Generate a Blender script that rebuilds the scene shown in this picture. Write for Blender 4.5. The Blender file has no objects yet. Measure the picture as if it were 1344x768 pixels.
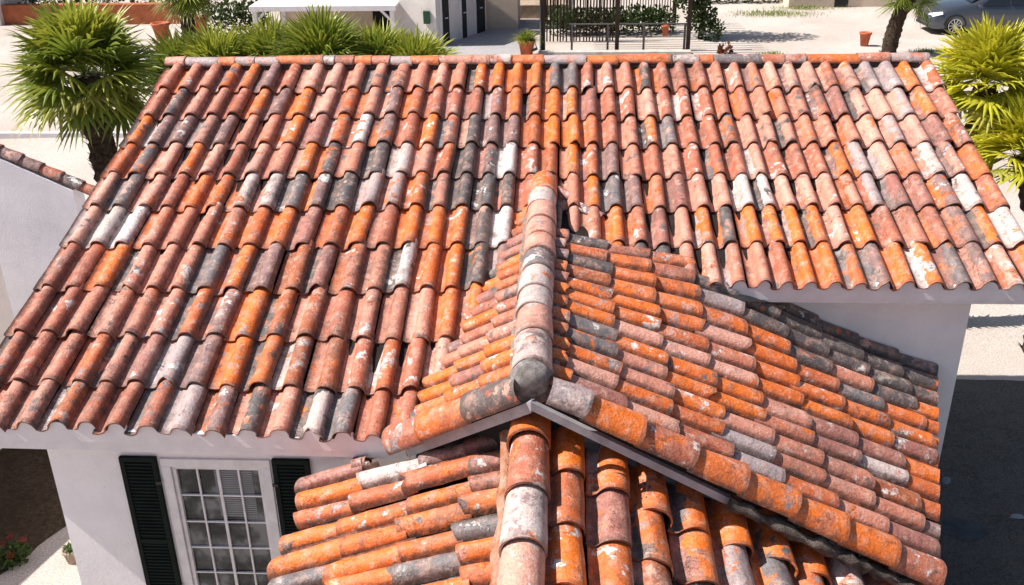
import bpy, bmesh, math, random
from mathutils import Vector, Matrix, noise
R_ = math.radians
random.seed(7)
S = bpy.context.scene
C = S.collection
# ------------------------------------------------------------------ camera
cam_d = bpy.data.cameras.new('camera'); cam = bpy.data.objects.new('camera', cam_d); C.objects.link(cam)
right = Vector((0.9985894, 0.0511206, -0.0143472)); down = Vector((0.0083470, -0.4179985, -0.9084093)); fwd = Vector((-0.0524355, 0.9070082, -0.4178356))
M = Matrix((right, -down, -fwd)).transposed().to_4x4()
M.translation = Vector((0.264078, -12.710194, 2.602613))
cam.matrix_world = M
cam_d.sensor_width = 36; cam_d.lens = 33.916; cam_d.clip_end = 2000; cam_d.clip_start = 0.1
S.camera = cam
# ------------------------------------------------------------------ light
SUN_EL, SUN_AZ = R_(51), R_(5)      # from the left, 9 degrees towards the viewer
to_sun = Vector((-math.cos(SUN_EL)*math.cos(SUN_AZ), -math.cos(SUN_EL)*math.sin(SUN_AZ), math.sin(SUN_EL)))
W = bpy.data.worlds.new('World'); S.world = W; W.use_nodes = True
wn = W.node_tree.nodes; bg = wn['Background']; sky = wn.new('ShaderNodeTexSky'); sky.sky_type = 'NISHITA'; sky.sun_disc = False
sky.sun_elevation = SUN_EL; sky.sun_rotation = math.atan2(to_sun.x, to_sun.y)
sky.air_density = 1.0; sky.dust_density = 2.0; sky.ozone_density = 1.0
W.node_tree.links.new(sky.outputs[0], bg.inputs[0]); bg.inputs[1].default_value = 0.072
sd = bpy.data.lights.new('sun', 'SUN'); sd.energy = 5.0; sd.angle = R_(0.5); sd.color = (1.0, 0.95, 0.88)
so = bpy.data.objects.new('sun', sd); C.objects.link(so); so.rotation_euler = to_sun.to_track_quat('Z', 'Y').to_euler()
S.view_settings.view_transform = 'Standard'; S.view_settings.look = 'None'
S.view_settings.exposure = 0.70; S.view_settings.gamma = 1

# ------------------------------------------------------------------ helpers
def tag(o, label=None, cat=None, group=None, kind=None):
    if label: o['label'] = label
    if cat: o['category'] = cat
    if group: o['group'] = group
    if kind: o['kind'] = kind
    return o
def empty(name, loc=(0, 0, 0), rz=0):
    o = bpy.data.objects.new(name, None); C.objects.link(o); o.location = loc; o.rotation_euler = (0, 0, rz)
    o.empty_display_size = 0.2
    return o
class MB:
    def __init__(s): s.v = []; s.f = []; s.sm = []; s.a = {}
    def add(s, vs, fs, smooth=False):
        b = len(s.v); s.v += [tuple(p) for p in vs]
        for f in fs: s.f.append(tuple(i+b for i in f)); s.sm.append(smooth)
    def box(s, c, d, rz=0, ry=0, rx=0):
        m = Matrix.Rotation(rz, 3, 'Z') @ Matrix.Rotation(ry, 3, 'Y') @ Matrix.Rotation(rx, 3, 'X')
        c = Vector(c); vs = []
        for x in (-.5, .5):
            for y in (-.5, .5):
                for z in (-.5, .5): vs.append(c + m @ Vector((x*d[0], y*d[1], z*d[2])))
        s.add(vs, [(0,1,3,2),(4,6,7,5),(0,4,5,1),(2,3,7,6),(0,2,6,4),(1,5,7,3)])
    def bar(s, a, b, w, h=None):
        a = Vector(a); b = Vector(b); h = h or w; d = (b-a).normalized()
        up = Vector((0,0,1)) if abs(d.z) < .95 else Vector((0,1,0))
        x = d.cross(up).normalized()*w/2; y = x.cross(d).normalized()*h/2
        vs = [p+i*x+j*y for p in (a, b) for i, j in ((-1,-1),(1,-1),(1,1),(-1,1))]
        s.add(vs, [(0,1,2,3),(7,6,5,4),(0,4,5,1),(1,5,6,2),(2,6,7,3),(3,7,4,0)])
    def tube(s, pts, rad, n=8, cap=True, jit=0):
        pts = [Vector(p) for p in pts]
        if not hasattr(rad, '__len__'): rad = [rad]*len(pts)
        vs = []
        for i, p in enumerate(pts):
            d = (pts[min(i+1, len(pts)-1)]-pts[max(i-1, 0)]).normalized()
            up = Vector((0,0,1)) if abs(d.z) < .9 else Vector((0,1,0))
            x = d.cross(up).normalized(); y = x.cross(d)
            for k in range(n):
                a = 2*math.pi*k/n; r = rad[i]*(1+random.uniform(-jit, jit)); vs.append(p+(x*math.cos(a)+y*math.sin(a))*r)
        fs = [(i*n+k, i*n+(k+1)%n, (i+1)*n+(k+1)%n, (i+1)*n+k) for i in range(len(pts)-1) for k in range(n)]
        if cap: fs += [tuple(range(n)), tuple(range((len(pts)-1)*n, len(pts)*n))[::-1]]
        s.add(vs, fs, True)
    def lathe(s, c, prof, n=24, jit=0):
        c = Vector(c); vs = []
        for r, z in prof:
            for k in range(n):
                a = 2*math.pi*k/n; vs.append(c+Vector((r*math.cos(a), r*math.sin(a), z)))
        fs = [(i*n+k, i*n+(k+1)%n, (i+1)*n+(k+1)%n, (i+1)*n+k) for i in range(len(prof)-1) for k in range(n)]
        s.add(vs, fs, True)
    def prism(s, poly, z0, z1):
        n = len(poly); vs = [(x, y, z0) for x, y in poly]+[(x, y, z1) for x, y in poly]
        s.add(vs, [tuple(range(n))[::-1], tuple(range(n, 2*n))]+[(i, (i+1) % n, n+(i+1) % n, n+i) for i in range(n)])
    def build(s, name, m, parent=None, bevel=0, attrs=None):
        me = bpy.data.meshes.new(name); me.from_pydata(s.v, [], s.f); me.validate(); 
        me.polygons.foreach_set('use_smooth', s.sm[:len(me.polygons)] if len(s.sm) >= len(me.polygons) else [False]*len(me.polygons))
        for k, vals in (attrs or {}).items():
            at = me.color_attributes.new(k, 'FLOAT_COLOR', 'POINT'); at.data.foreach_set('color', [c for v in vals for c in v])
        me.materials.append(m)
        o = bpy.data.objects.new(name, me); C.objects.link(o)
        if parent: o.parent = parent
        if bevel:
            bm = bmesh.new(); bm.from_mesh(me); bmesh.ops.recalc_face_normals(bm, faces=bm.faces); bm.to_mesh(me); bm.free()
            md = o.modifiers.new('bevel', 'BEVEL'); md.width = bevel; md.segments = 2; md.limit_method = 'ANGLE'
        return o
def copy_tree(o, parent=None):
    c = o.copy(); C.objects.link(c); c.parent = parent
    for ch in list(o.children): copy_tree(ch, c)
    return c

# ------------------------------------------------------------------ materials
def nodes(name, rough=.8, spec=.3):
    m = bpy.data.materials.new(name); m.use_nodes = True; nt = m.node_tree; b = nt.nodes['Principled BSDF']
    b.inputs['Roughness'].default_value = rough; b.inputs['Specular IOR Level'].default_value = spec
    return m, nt, b
def N(nt, t, **kw):
    n = nt.nodes.new(t)
    for k, v in kw.items():
        if k in n.inputs: n.inputs[k].default_value = v
        else: setattr(n, k, v)
    return n
def ramp(nt, stops, interp='LINEAR'):
    r = nt.nodes.new('ShaderNodeValToRGB'); cr = r.color_ramp; cr.interpolation = interp
    while len(cr.elements) > 1: cr.elements.remove(cr.elements[-1])
    for i, (p, c) in enumerate(stops):
        e = cr.elements[0] if i == 0 else cr.elements.new(p)
        e.position = p; e.color = (*c, 1) if len(c) == 3 else c
    return r
def G(v): return (v, v, v)
def mixc(nt, f, a, b, mode='MIX'):
    n = nt.nodes.new('ShaderNodeMix'); n.data_type = 'RGBA'; n.blend_type = mode
    L = nt.links.new
    for sk, v in ((n.inputs[0], f), (n.inputs[6], a), (n.inputs[7], b)):
        if hasattr(v, 'is_linked'): L(v, sk)
        elif isinstance(v, (int, float)): sk.default_value = v
        else: sk.default_value = (*v, 1)
    return n.outputs[2]
def simple(name, col, rough=.8, spec=.3, var=.25, scale=4, bump=.0, metal=0, col2=None, detail=6, dist=0.01):
    m, nt, b = nodes(name, rough, spec); L = nt.links.new; b.inputs['Metallic'].default_value = metal
    tc = N(nt, 'ShaderNodeTexCoord'); no = N(nt, 'ShaderNodeTexNoise', Scale=scale, Detail=detail, Roughness=.6)
    L(tc.outputs['Object'], no.inputs['Vector'])
    c2 = col2 or tuple(c*(1-var) for c in col)
    r = ramp(nt, [(.35, c2), (.65, col)]); L(no.outputs['Fac'], r.inputs[0]); L(r.outputs[0], b.inputs['Base Color'])
    if bump:
        n2 = N(nt, 'ShaderNodeTexNoise', Scale=scale*8, Detail=5, Roughness=.6); L(tc.outputs['Object'], n2.inputs['Vector'])
        bp = N(nt, 'ShaderNodeBump', Strength=bump, Distance=dist); L(n2.outputs['Fac'], bp.inputs['Height']); L(bp.outputs[0], b.inputs['Normal'])
    return m

def terracotta():
    m, nt, b = nodes('terracotta', .5, .5); L = nt.links.new
    at = N(nt, 'ShaderNodeAttribute', attribute_name='ta'); sp = N(nt, 'ShaderNodeSeparateColor'); L(at.outputs['Color'], sp.inputs[0])
    a2 = N(nt, 'ShaderNodeAttribute', attribute_name='tb'); s2 = N(nt, 'ShaderNodeSeparateColor'); L(a2.outputs['Color'], s2.inputs[0])
    tc = N(nt, 'ShaderNodeTexCoord')
    # every tile gets its own cut of the noise
    ml = N(nt, 'ShaderNodeVectorMath', operation='SCALE'); L(sp.outputs[2], ml.inputs['Scale']); ml.inputs[0].default_value = (91, 57, 133)
    ad = N(nt, 'ShaderNodeVectorMath', operation='ADD'); L(tc.outputs['Object'], ad.inputs[0]); L(ml.outputs[0], ad.inputs[1])
    V = ad.outputs[0]
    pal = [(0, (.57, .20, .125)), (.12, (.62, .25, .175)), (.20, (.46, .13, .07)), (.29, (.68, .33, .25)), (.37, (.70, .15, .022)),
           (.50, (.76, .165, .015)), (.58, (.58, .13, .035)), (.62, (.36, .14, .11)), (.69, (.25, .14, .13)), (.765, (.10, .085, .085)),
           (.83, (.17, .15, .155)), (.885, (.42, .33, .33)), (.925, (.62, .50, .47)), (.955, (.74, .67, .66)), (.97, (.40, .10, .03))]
    r1 = ramp(nt, pal, 'CONSTANT'); r2 = ramp(nt, pal, 'CONSTANT'); L(sp.outputs[0], r1.inputs[0]); L(sp.outputs[1], r2.inputs[0])
    n1 = N(nt, 'ShaderNodeTexNoise', Scale=4.2, Detail=10, Roughness=.66, Distortion=.3); L(V, n1.inputs['Vector'])
    # pans tend to keep the second colour, crowns the first; ragged edge between
    sub = N(nt, 'ShaderNodeMath', operation='MULTIPLY_ADD'); L(s2.outputs[0], sub.inputs[0]); sub.inputs[1].default_value = -.16; L(n1.outputs['Fac'], sub.inputs[2])
    k1 = ramp(nt, [(.40, G(0)), (.43, G(1))]); L(sub.outputs[0], k1.inputs[0])
    col = mixc(nt, k1.outputs[0], r1.outputs[0], r2.outputs[0])
    # worn lighter flush
    n2 = N(nt, 'ShaderNodeTexNoise', Scale=9, Detail=8, Roughness=.68); L(V, n2.inputs['Vector'])
    k2 = ramp(nt, [(.48, G(0)), (.68, G(.55))]); L(n2.outputs['Fac'], k2.inputs[0])
    col = mixc(nt, k2.outputs[0], col, (.68, .38, .28))
    # third colour patch, hard edged
    n7 = N(nt, 'ShaderNodeTexNoise', Scale=5.5, Detail=10, Roughness=.7)
    o7 = N(nt, 'ShaderNodeVectorMath', operation='ADD'); L(V, o7.inputs[0]); o7.inputs[1].default_value = (3, 41, 11); L(o7.outputs[0], n7.inputs['Vector'])
    k7b = ramp(nt, [(.58, G(0)), (.61, G(1))]); L(n7.outputs['Fac'], k7b.inputs[0])
    fr = N(nt, 'ShaderNodeMath', operation='FRACT'); m7 = N(nt, 'ShaderNodeMath', operation='MULTIPLY'); L(sp.outputs[2], m7.inputs[0]); m7.inputs[1].default_value = 17.3; L(m7.outputs[0], fr.inputs[0])
    r3 = ramp(nt, [(0, (.76, .70, .68)), (.22, (.70, .16, .02)), (.50, (.14, .12, .12)), (.62, (.62, .33, .26)), (.80, (.36, .24, .23))], 'CONSTANT'); L(fr.outputs[0], r3.inputs[0])
    col = mixc(nt, k7b.outputs[0], col, r3.outputs[0])
    # lime / chalk patches
    n3 = N(nt, 'ShaderNodeTexNoise', Scale=7, Detail=12, Roughness=.8, Distortion=.25); L(V, n3.inputs['Vector'])
    k3 = ramp(nt, [(.55, G(0)), (.60, G(.25)), (.70, G(.85))]); L(n3.outputs['Fac'], k3.inputs[0])
    col = mixc(nt, k3.outputs[0], col, (.74, .66, .60))
    # yellow-green lichen, sparse
    n5 = N(nt, 'ShaderNodeTexNoise', Scale=16, Detail=8, Roughness=.75); L(tc.outputs['Object'], n5.inputs['Vector'])
    k5 = ramp(nt, [(.66, G(0)), (.70, G(.7))]); L(n5.outputs['Fac'], k5.inputs[0])
    col = mixc(nt, k5.outputs[0], col, (.42, .36, .16))
    # soot, dark weathering
    n4 = N(nt, 'ShaderNodeTexNoise', Scale=8, Detail=12, Roughness=.8, Distortion=.2)
    o2 = N(nt, 'ShaderNodeVectorMath', operation='ADD'); L(V, o2.inputs[0]); o2.inputs[1].default_value = (17, 5, 9); L(o2.outputs[0], n4.inputs['Vector'])
    k4 = ramp(nt, [(.54, G(0)), (.68, G(.85))]); L(n4.outputs['Fac'], k4.inputs[0])
    col = mixc(nt, k4.outputs[0], col, (.085, .06, .055))
    ns = N(nt, 'ShaderNodeTexNoise', Scale=.85, Detail=6, Roughness=.6); L(tc.outputs['Object'], ns.inputs['Vector'])
    ks = ramp(nt, [(.50, G(0)), (.68, G(1))]); L(ns.outputs['Fac'], ks.inputs[0])
    nb_ = N(nt, 'ShaderNodeTexNoise', Scale=11, Detail=10, Roughness=.75); L(tc.outputs['Object'], nb_.inputs['Vector'])
    kb_ = ramp(nt, [(.40, G(0)), (.58, G(.85))]); L(nb_.outputs['Fac'], kb_.inputs[0])
    mm = N(nt, 'ShaderNodeMath', operation='MULTIPLY'); L(ks.outputs[0], mm.inputs[0]); L(kb_.outputs[0], mm.inputs[1])
    col = mixc(nt, mm.outputs[0], col, (.12, .085, .075))
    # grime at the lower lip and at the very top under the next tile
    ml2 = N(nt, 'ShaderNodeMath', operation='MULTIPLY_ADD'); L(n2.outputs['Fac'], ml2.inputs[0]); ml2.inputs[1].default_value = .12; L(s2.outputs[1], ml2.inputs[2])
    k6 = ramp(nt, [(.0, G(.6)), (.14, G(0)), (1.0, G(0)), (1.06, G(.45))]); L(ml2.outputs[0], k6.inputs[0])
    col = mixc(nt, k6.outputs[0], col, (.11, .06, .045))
    # dirt washed into the pans
    inv = N(nt, 'ShaderNodeMath', operation='SUBTRACT'); inv.inputs[0].default_value = 1; L(s2.outputs[0], inv.inputs[1])
    kd = ramp(nt, [(.44, G(.0)), (.66, G(.6))]); L(n4.outputs['Fac'], kd.inputs[0])
    dm = N(nt, 'ShaderNodeMath', operation='MULTIPLY'); L(inv.outputs[0], dm.inputs[0]); L(kd.outputs[0], dm.inputs[1])
    col = mixc(nt, dm.outputs[0], col, (.16, .09, .06))
    kj = ramp(nt, [(0, G(1)), (.05, G(.7)), (.10, G(0)), (.90, G(0)), (.97, G(1))]); L(s2.outputs[2], kj.inputs[0])
    kn = ramp(nt, [(.34, G(.35)), (.58, G(.95))]); L(nb_.outputs['Fac'], kn.inputs[0])
    jm = N(nt, 'ShaderNodeMath', operation='MULTIPLY'); L(kj.outputs[0], jm.inputs[0]); L(kn.outputs[0], jm.inputs[1])
    col = mixc(nt, jm.outputs[0], col, (.055, .035, .028))
    # small chips and cracks
    vo = N(nt, 'ShaderNodeTexVoronoi', Scale=13); vo.feature = 'DISTANCE_TO_EDGE'; L(V, vo.inputs['Vector'])
    nd = N(nt, 'ShaderNodeTexNoise', Scale=30, Detail=4); L(V, nd.inputs['Vector'])
    mx = mixc(nt, .12, V, nd.outputs['Color']); L(mx, vo.inputs['Vector'])
    k7 = ramp(nt, [(.0, G(1)), (.018, G(0))]); L(vo.outputs['Distance'], k7.inputs[0])
    k8 = ramp(nt, [(.56, G(0)), (.62, G(1))]); L(n1.outputs['Fac'], k8.inputs[0])
    cr = N(nt, 'ShaderNodeMath', operation='MULTIPLY'); L(k7.outputs[0], cr.inputs[0]); L(k8.outputs[0], cr.inputs[1])
    sp4 = N(nt, 'ShaderNodeTexVoronoi', Scale=26); L(V, sp4.inputs['Vector'])
    k9 = ramp(nt, [(.0, G(.9)), (.07, G(.9)), (.10, G(0))]); L(sp4.outputs['Distance'], k9.inputs[0])
    k10 = ramp(nt, [(.52, G(0)), (.58, G(1))]); L(n3.outputs['Fac'], k10.inputs[0])
    c2 = N(nt, 'ShaderNodeMath', operation='MULTIPLY'); L(k9.outputs[0], c2.inputs[0]); L(k10.outputs[0], c2.inputs[1])
    mxx = N(nt, 'ShaderNodeMath', operation='MAXIMUM'); L(cr.outputs[0], mxx.inputs[0]); L(c2.outputs[0], mxx.inputs[1])
    col = mixc(nt, mxx.outputs[0], col, (.05, .035, .03))
    # a little speckle grain
    n6 = N(nt, 'ShaderNodeTexNoise', Scale=60, Detail=4, Roughness=.7); L(V, n6.inputs['Vector'])
    k11 = ramp(nt, [(.32, G(.55)), (.66, G(1.15))]); L(n6.outputs['Fac'], k11.inputs[0])
    col = mixc(nt, .8, col, k11.outputs[0], 'MULTIPLY')
    L(col, b.inputs['Base Color'])
    rr = ramp(nt, [(.3, G(.34)), (.7, G(.62))]); L(n2.outputs['Fac'], rr.inputs[0]); L(rr.outputs[0], b.inputs['Roughness'])
    h1 = N(nt, 'ShaderNodeMath', operation='MULTIPLY_ADD'); L(n6.outputs['Fac'], h1.inputs[0]); h1.inputs[1].default_value = .25; L(n2.outputs['Fac'], h1.inputs[2])
    h2 = N(nt, 'ShaderNodeMath', operation='MULTIPLY_ADD'); L(mxx.outputs[0], h2.inputs[0]); h2.inputs[1].default_value = -.9; L(h1.outputs[0], h2.inputs[2])
    bp = N(nt, 'ShaderNodeBump', Strength=1.0, Distance=.02); L(h2.outputs[0], bp.inputs['Height']); L(bp.outputs[0], b.inputs['Normal'])
    return m

def stucco(name, col, dirt=.12):
    m, nt, b = nodes(name, .88, .2); L = nt.links.new
    tc = N(nt, 'ShaderNodeTexCoord')
    n1 = N(nt, 'ShaderNodeTexNoise', Scale=1.1, Detail=8, Roughness=.65); L(tc.outputs['Object'], n1.inputs['Vector'])
    r = ramp(nt, [(.35, tuple(c*(1-dirt) for c in col)), (.6, col)]); L(n1.outputs['Fac'], r.inputs[0])
    n3 = N(nt, 'ShaderNodeTexNoise', Scale=14, Detail=6, Roughness=.8); L(tc.outputs['Object'], n3.inputs['Vector'])
    k = ramp(nt, [(.63, G(0)), (.70, G(.35))]); L(n3.outputs['Fac'], k.inputs[0])
    c = mixc(nt, k.outputs[0], r.outputs[0], (.42, .38, .36)); L(c, b.inputs['Base Color'])
    n2 = N(nt, 'ShaderNodeTexNoise', Scale=38, Detail=8, Roughness=.7); L(tc.outputs['Object'], n2.inputs['Vector'])
    bp = N(nt, 'ShaderNodeBump', Strength=.55, Distance=.012); L(n2.outputs['Fac'], bp.inputs['Height']); L(bp.outputs[0], b.inputs['Normal'])
    return m
def groundmat(name, c1, c2, c3, sc=.5, fine=45, bump=.5):
    m, nt, b = nodes(name, .95, .15); L = nt.links.new
    tc = N(nt, 'ShaderNodeTexCoord')
    n1 = N(nt, 'ShaderNodeTexNoise', Scale=sc, Detail=9, Roughness=.62); L(tc.outputs['Object'], n1.inputs['Vector'])
    r = ramp(nt, [(.35, c1), (.62, c2)]); L(n1.outputs['Fac'], r.inputs[0])
    n2 = N(nt, 'ShaderNodeTexNoise', Scale=fine, Detail=6, Roughness=.8); L(tc.outputs['Object'], n2.inputs['Vector'])
    k = ramp(nt, [(.42, G(.8)), (.60, G(0))]); L(n2.outputs['Fac'], k.inputs[0])
    c = mixc(nt, k.outputs[0], r.outputs[0], c3); L(c, b.inputs['Base Color'])
    bp = N(nt, 'ShaderNodeBump', Strength=bump, Distance=.03); L(n2.outputs['Fac'], bp.inputs['Height']); L(bp.outputs[0], b.inputs['Normal'])
    return m
def leafmat(name, c1, c2, c3):
    m, nt, b = nodes(name, .42, .45); L = nt.links.new
    at = N(nt, 'ShaderNodeAttribute', attribute_name='ta'); sp = N(nt, 'ShaderNodeSeparateColor'); L(at.outputs['Color'], sp.inputs[0])
    r = ramp(nt, [(0, c1), (.5, c2), (1, c3)]); L(sp.outputs[0], r.inputs[0])
    tip = mixc(nt, sp.outputs[1], r.outputs[0], (.40, .34, .12)); L(tip, b.inputs['Base Color'])
    b.inputs['Subsurface Weight'].default_value = 0
    tr = N(nt, 'ShaderNodeBsdfTranslucent'); L(tip, tr.inputs['Color']); mx = N(nt, 'ShaderNodeMixShader'); mx.inputs[0].default_value = .3
    L(b.outputs[0], mx.inputs[1]); L(tr.outputs[0], mx.inputs[2]); L(mx.outputs[0], nt.nodes['Material Output'].inputs[0])
    return m
def glassmat(name, col=(.03, .04, .05), rough=.08):
    m, nt, b = nodes(name, rough, .8); b.inputs['Base Color'].default_value = (*col, 1); return m

TC = terracotta()
WALL = stucco('white_stucco', (.86, .81, .83))
WALL2 = stucco('aged_stucco', (.70, .64, .60), .2)
BEIGE = stucco('beige_stucco', (.62, .50, .40), .2)
TRIM = simple('painted_trim', (.74, .69, .72), .6, .4, .12, 6, .15)
FRAME = simple('window_paint', (.72, .68, .70), .5, .4, .18, 9, .1)
SHUT = simple('dark_green_paint', (.006, .012, .010), .7, .12, .4, 5, .25)
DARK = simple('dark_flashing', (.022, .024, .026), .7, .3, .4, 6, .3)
LEAD = simple('lead_sheet', (.16, .17, .19), .5, .5, .5, 5, .4)
MORTAR = simple('grey_mortar', (.48, .43, .42), .9, .2, .5, 14, 1.0, col2=(.20, .18, .17), dist=.03)
UNDER = simple('roof_underlay', (.03, .022, .02), .9, .1, .4, 6, .4)
IRON = simple('black_iron', (.015, .014, .014), .5, .4, .4, 8, .1)
WOOD = simple('dark_wood', (.05, .03, .022), .8, .2, .5, 7, .4)
POT = simple('clay_pot', (.50, .14, .07), .8, .2, .35, 6, .2)
BARK = simple('palm_bark', (.10, .07, .05), .95, .1, .7, 18, 1.0, dist=.03)
SOILM = simple('potting_soil', (.06, .04, .03), .95, .1, .4, 20, .5)

# ------------------------------------------------------------------ ground
def smooth(a, b, x):
    t = max(0, min(1, (x-a)/(b-a))); return t*t*(3-2*t)
def gz(x, y):
    z = -4.8+1.2*smooth(1.5, 13, y)
    r = max(abs(x), abs(y))
    return z
gm = MB()
xs = [-600, -200, -80]+[-40+1.0*i for i in range(81)]+[80, 200, 600]
ys = [-600, -200, -60]+[-25+1.0*i for i in range(76)]+[90, 200, 600]
vs = [(x, y, gz(x, y)+(.05*noise.noise(Vector((x*.3, y*.3, 0))) if abs(x) < 40 and 1 < y < 50 else 0)) for y in ys for x in xs]
nx = len(xs)
gm.add(vs, [(j*nx+i, j*nx+i+1, (j+1)*nx+i+1, (j+1)*nx+i) for j in range(len(ys)-1) for i in range(nx-1)], True)
tag(gm.build('ground', groundmat('pale_gravel', (.50, .43, .38), (.66, .60, .56), (.30, .25, .21), .35, 40)), kind='structure')
def sheet(name, pts, z, m, jag=.0, seg=.15):
    # flat irregular outline
    out = []
    for i in range(len(pts)):
        a = Vector(pts[i]); b = Vector(pts[(i+1) % len(pts)]); n = max(1, int((b-a).length/seg)) if jag else 1
        for k in range(n):
            p = a+(b-a)*k/n
            if jag: p += Vector((noise.noise(Vector((p.x*2, p.y*2, 1))), noise.noise(Vector((p.x*2, p.y*2, 7)))))*jag
            out.append((p.x, p.y, z))
    mb = MB(); mb.add(out, [tuple(range(len(out)))]); return tag(mb.build(name, m), kind='structure')
sheet('driveway', [(4.0, .36), (4.0, -14), (14, -14), (14, .22)], -4.796, groundmat('asphalt', (.05, .046, .042), (.10, .09, .08), (.20, .18, .16), 2.2, 42, 1.0), .06)
sheet('soil', [(-14, 1), (-5.0, 1), (-5.0, -2.6), (-5.62, -3.35), (-6.2, -4.7), (-7.5, -7.5), (-14, -9)], -4.795,
      groundmat('dry_soil', (.055, .036, .022), (.11, .075, .048), (.03, .02, .012), .9, 22, 1.0), .10)
sheet('path', [(-3.9, 24.6), (-5.2, 18.6), (-1.4, 18.6), (-.7, 20.5), (-1.3, 26.2), (-2.6, 26.2)], -3.53, groundmat('courtyard_paving', (.34, .32, .33), (.42, .40, .40), (.24, .23, .23), .6, 20, .4))

# ------------------------------------------------------------------ tiles
def prof(s, w, pan, amp):
    # pan then barrel crown
    if s < pan:
        return -.018+.020*((s/pan-.5)*2)**2
    t = (s-pan)/(1-pan)*2-1
    return amp*max(0, 1-abs(t)**2.3)**.62
def field(mb, A, B, P, cols, rows, pan=.39, amp=.083, lift=.034, over=.09, thick=.016, nu=16, nv=5, pal=None, rough=.004, skip=None, tilt=.6):
    """cols: list of edges (u). rows(u): list of v edges."""
    prev = {}
    for i in range(len(cols)-1):
        u0, u1 = cols[i], cols[i+1]; rl = rows((u0+u1)/2)
        for j in range(len(rl)-1):
            v0, v1 = rl[j], rl[j+1]
            if v1-v0 < .03: continue
            if skip and skip((u0+u1)/2, (v0+v1)/2): continue
            c1 = random.random(); c2 = random.random()
            near = [prev[q] for q in ((i-1, j), (i, j-1), (i-1, j-1)) if q in prev]
            if near and random.random() < .42: c1 = min(.999, max(0, random.choice(near)+random.uniform(-.03, .03)))
            if pal: c1, c2 = pal(i, j, c1, c2)
            prev[(i, j)] = c1
            if random.random() < .45: c2 = c1
            seed = random.random()
            jo = random.gauss(0, .006)*tilt; jr = random.gauss(0, .010)*tilt; jz = abs(random.gauss(0, .005))*tilt; tw = random.gauss(0, .006)*tilt
            L = v1-v0; ov = min(over, .25*L+.02); a0 = v0-(ov if j else 0)
            chip = random.random() < .22; cs = random.random(); cd = random.uniform(.02, .06)
            sw = random.uniform(0, 100); pts = []; at = []; bt = []
            base = len(mb.v)
            for a in range(nv+1):
                t = a/nv
                for k in range(nu+1):
                    s = k/nu; w = u1-u0
                    vv = a0+(v1-a0)*t
                    if a == nv:
                        vv += .010*noise.noise(Vector((s*3, sw, 0)))+jr*(s-.5)*2
                        if chip: vv -= cd*max(0, 1-abs(s-cs)*5)
                    uu = u0+s*w*1.02-.01*w + jo + jr*(vv-v0)
                    h = prof(s, w, pan, amp*(1+.10*(t-.5)))+lift*t+jz+tw*(s-.5)*2
                    h += rough*noise.noise(Vector((uu*9, vv*7, sw)))
                    p = P(uu, vv); e = .01
                    nrm = (P(uu+e, vv)-p).cross(P(uu, vv+e)-p)
                    nrm.normalize()
                    if nrm.z < 0: nrm = -nrm
                    pts.append(p+nrm*h); at.append((c1, c2, seed, 1)); bt.append((0 if s < pan+.03 else 1, t, s, 1))
            n1 = nu+1; fs = [(a*n1+k, a*n1+k+1, (a+1)*n1+k+1, (a+1)*n1+k) for a in range(nv) for k in range(nu)]
            # lip and a little of the underside
            lip = []
            for k in range(n1):
                q = pts[nv*n1+k]; up = P(u0, v0+.01)-P(u0, v0); up.normalize()
                dn = (P(u0+.01, v0)-P(u0, v0)).cross(up); dn.normalize()
                if dn.z > 0: dn = -dn
                lip.append((q+dn*thick+up*-.002, q+dn*(thick+.002)-up*.12))
            b0 = len(pts)
            pts += [pts[nv*n1+k] for k in range(n1)]
            for l in lip: pts.append(l[0])
            for l in lip: pts.append(l[1])
            at += [(c1, c2, seed, 1)]*(3*n1); bt += [(1, 1.0, .5, 1)]*n1+[(1, 1.2, .5, 1)]*(2*n1)
            ns = len(fs)
            mb.add(pts, fs, True)
            mb.v[-0:] if False else None
            fb = [(b0+k, b0+k+1, b0+n1+k+1, b0+n1+k) for k in range(nu)]+[(b0+n1+k, b0+n1+k+1, b0+2*n1+k+1, b0+2*n1+k) for k in range(nu)]
            for f in fb: mb.f.append(tuple(x+base for x in f)); mb.sm.append(False)
            A += at; B += bt
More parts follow.
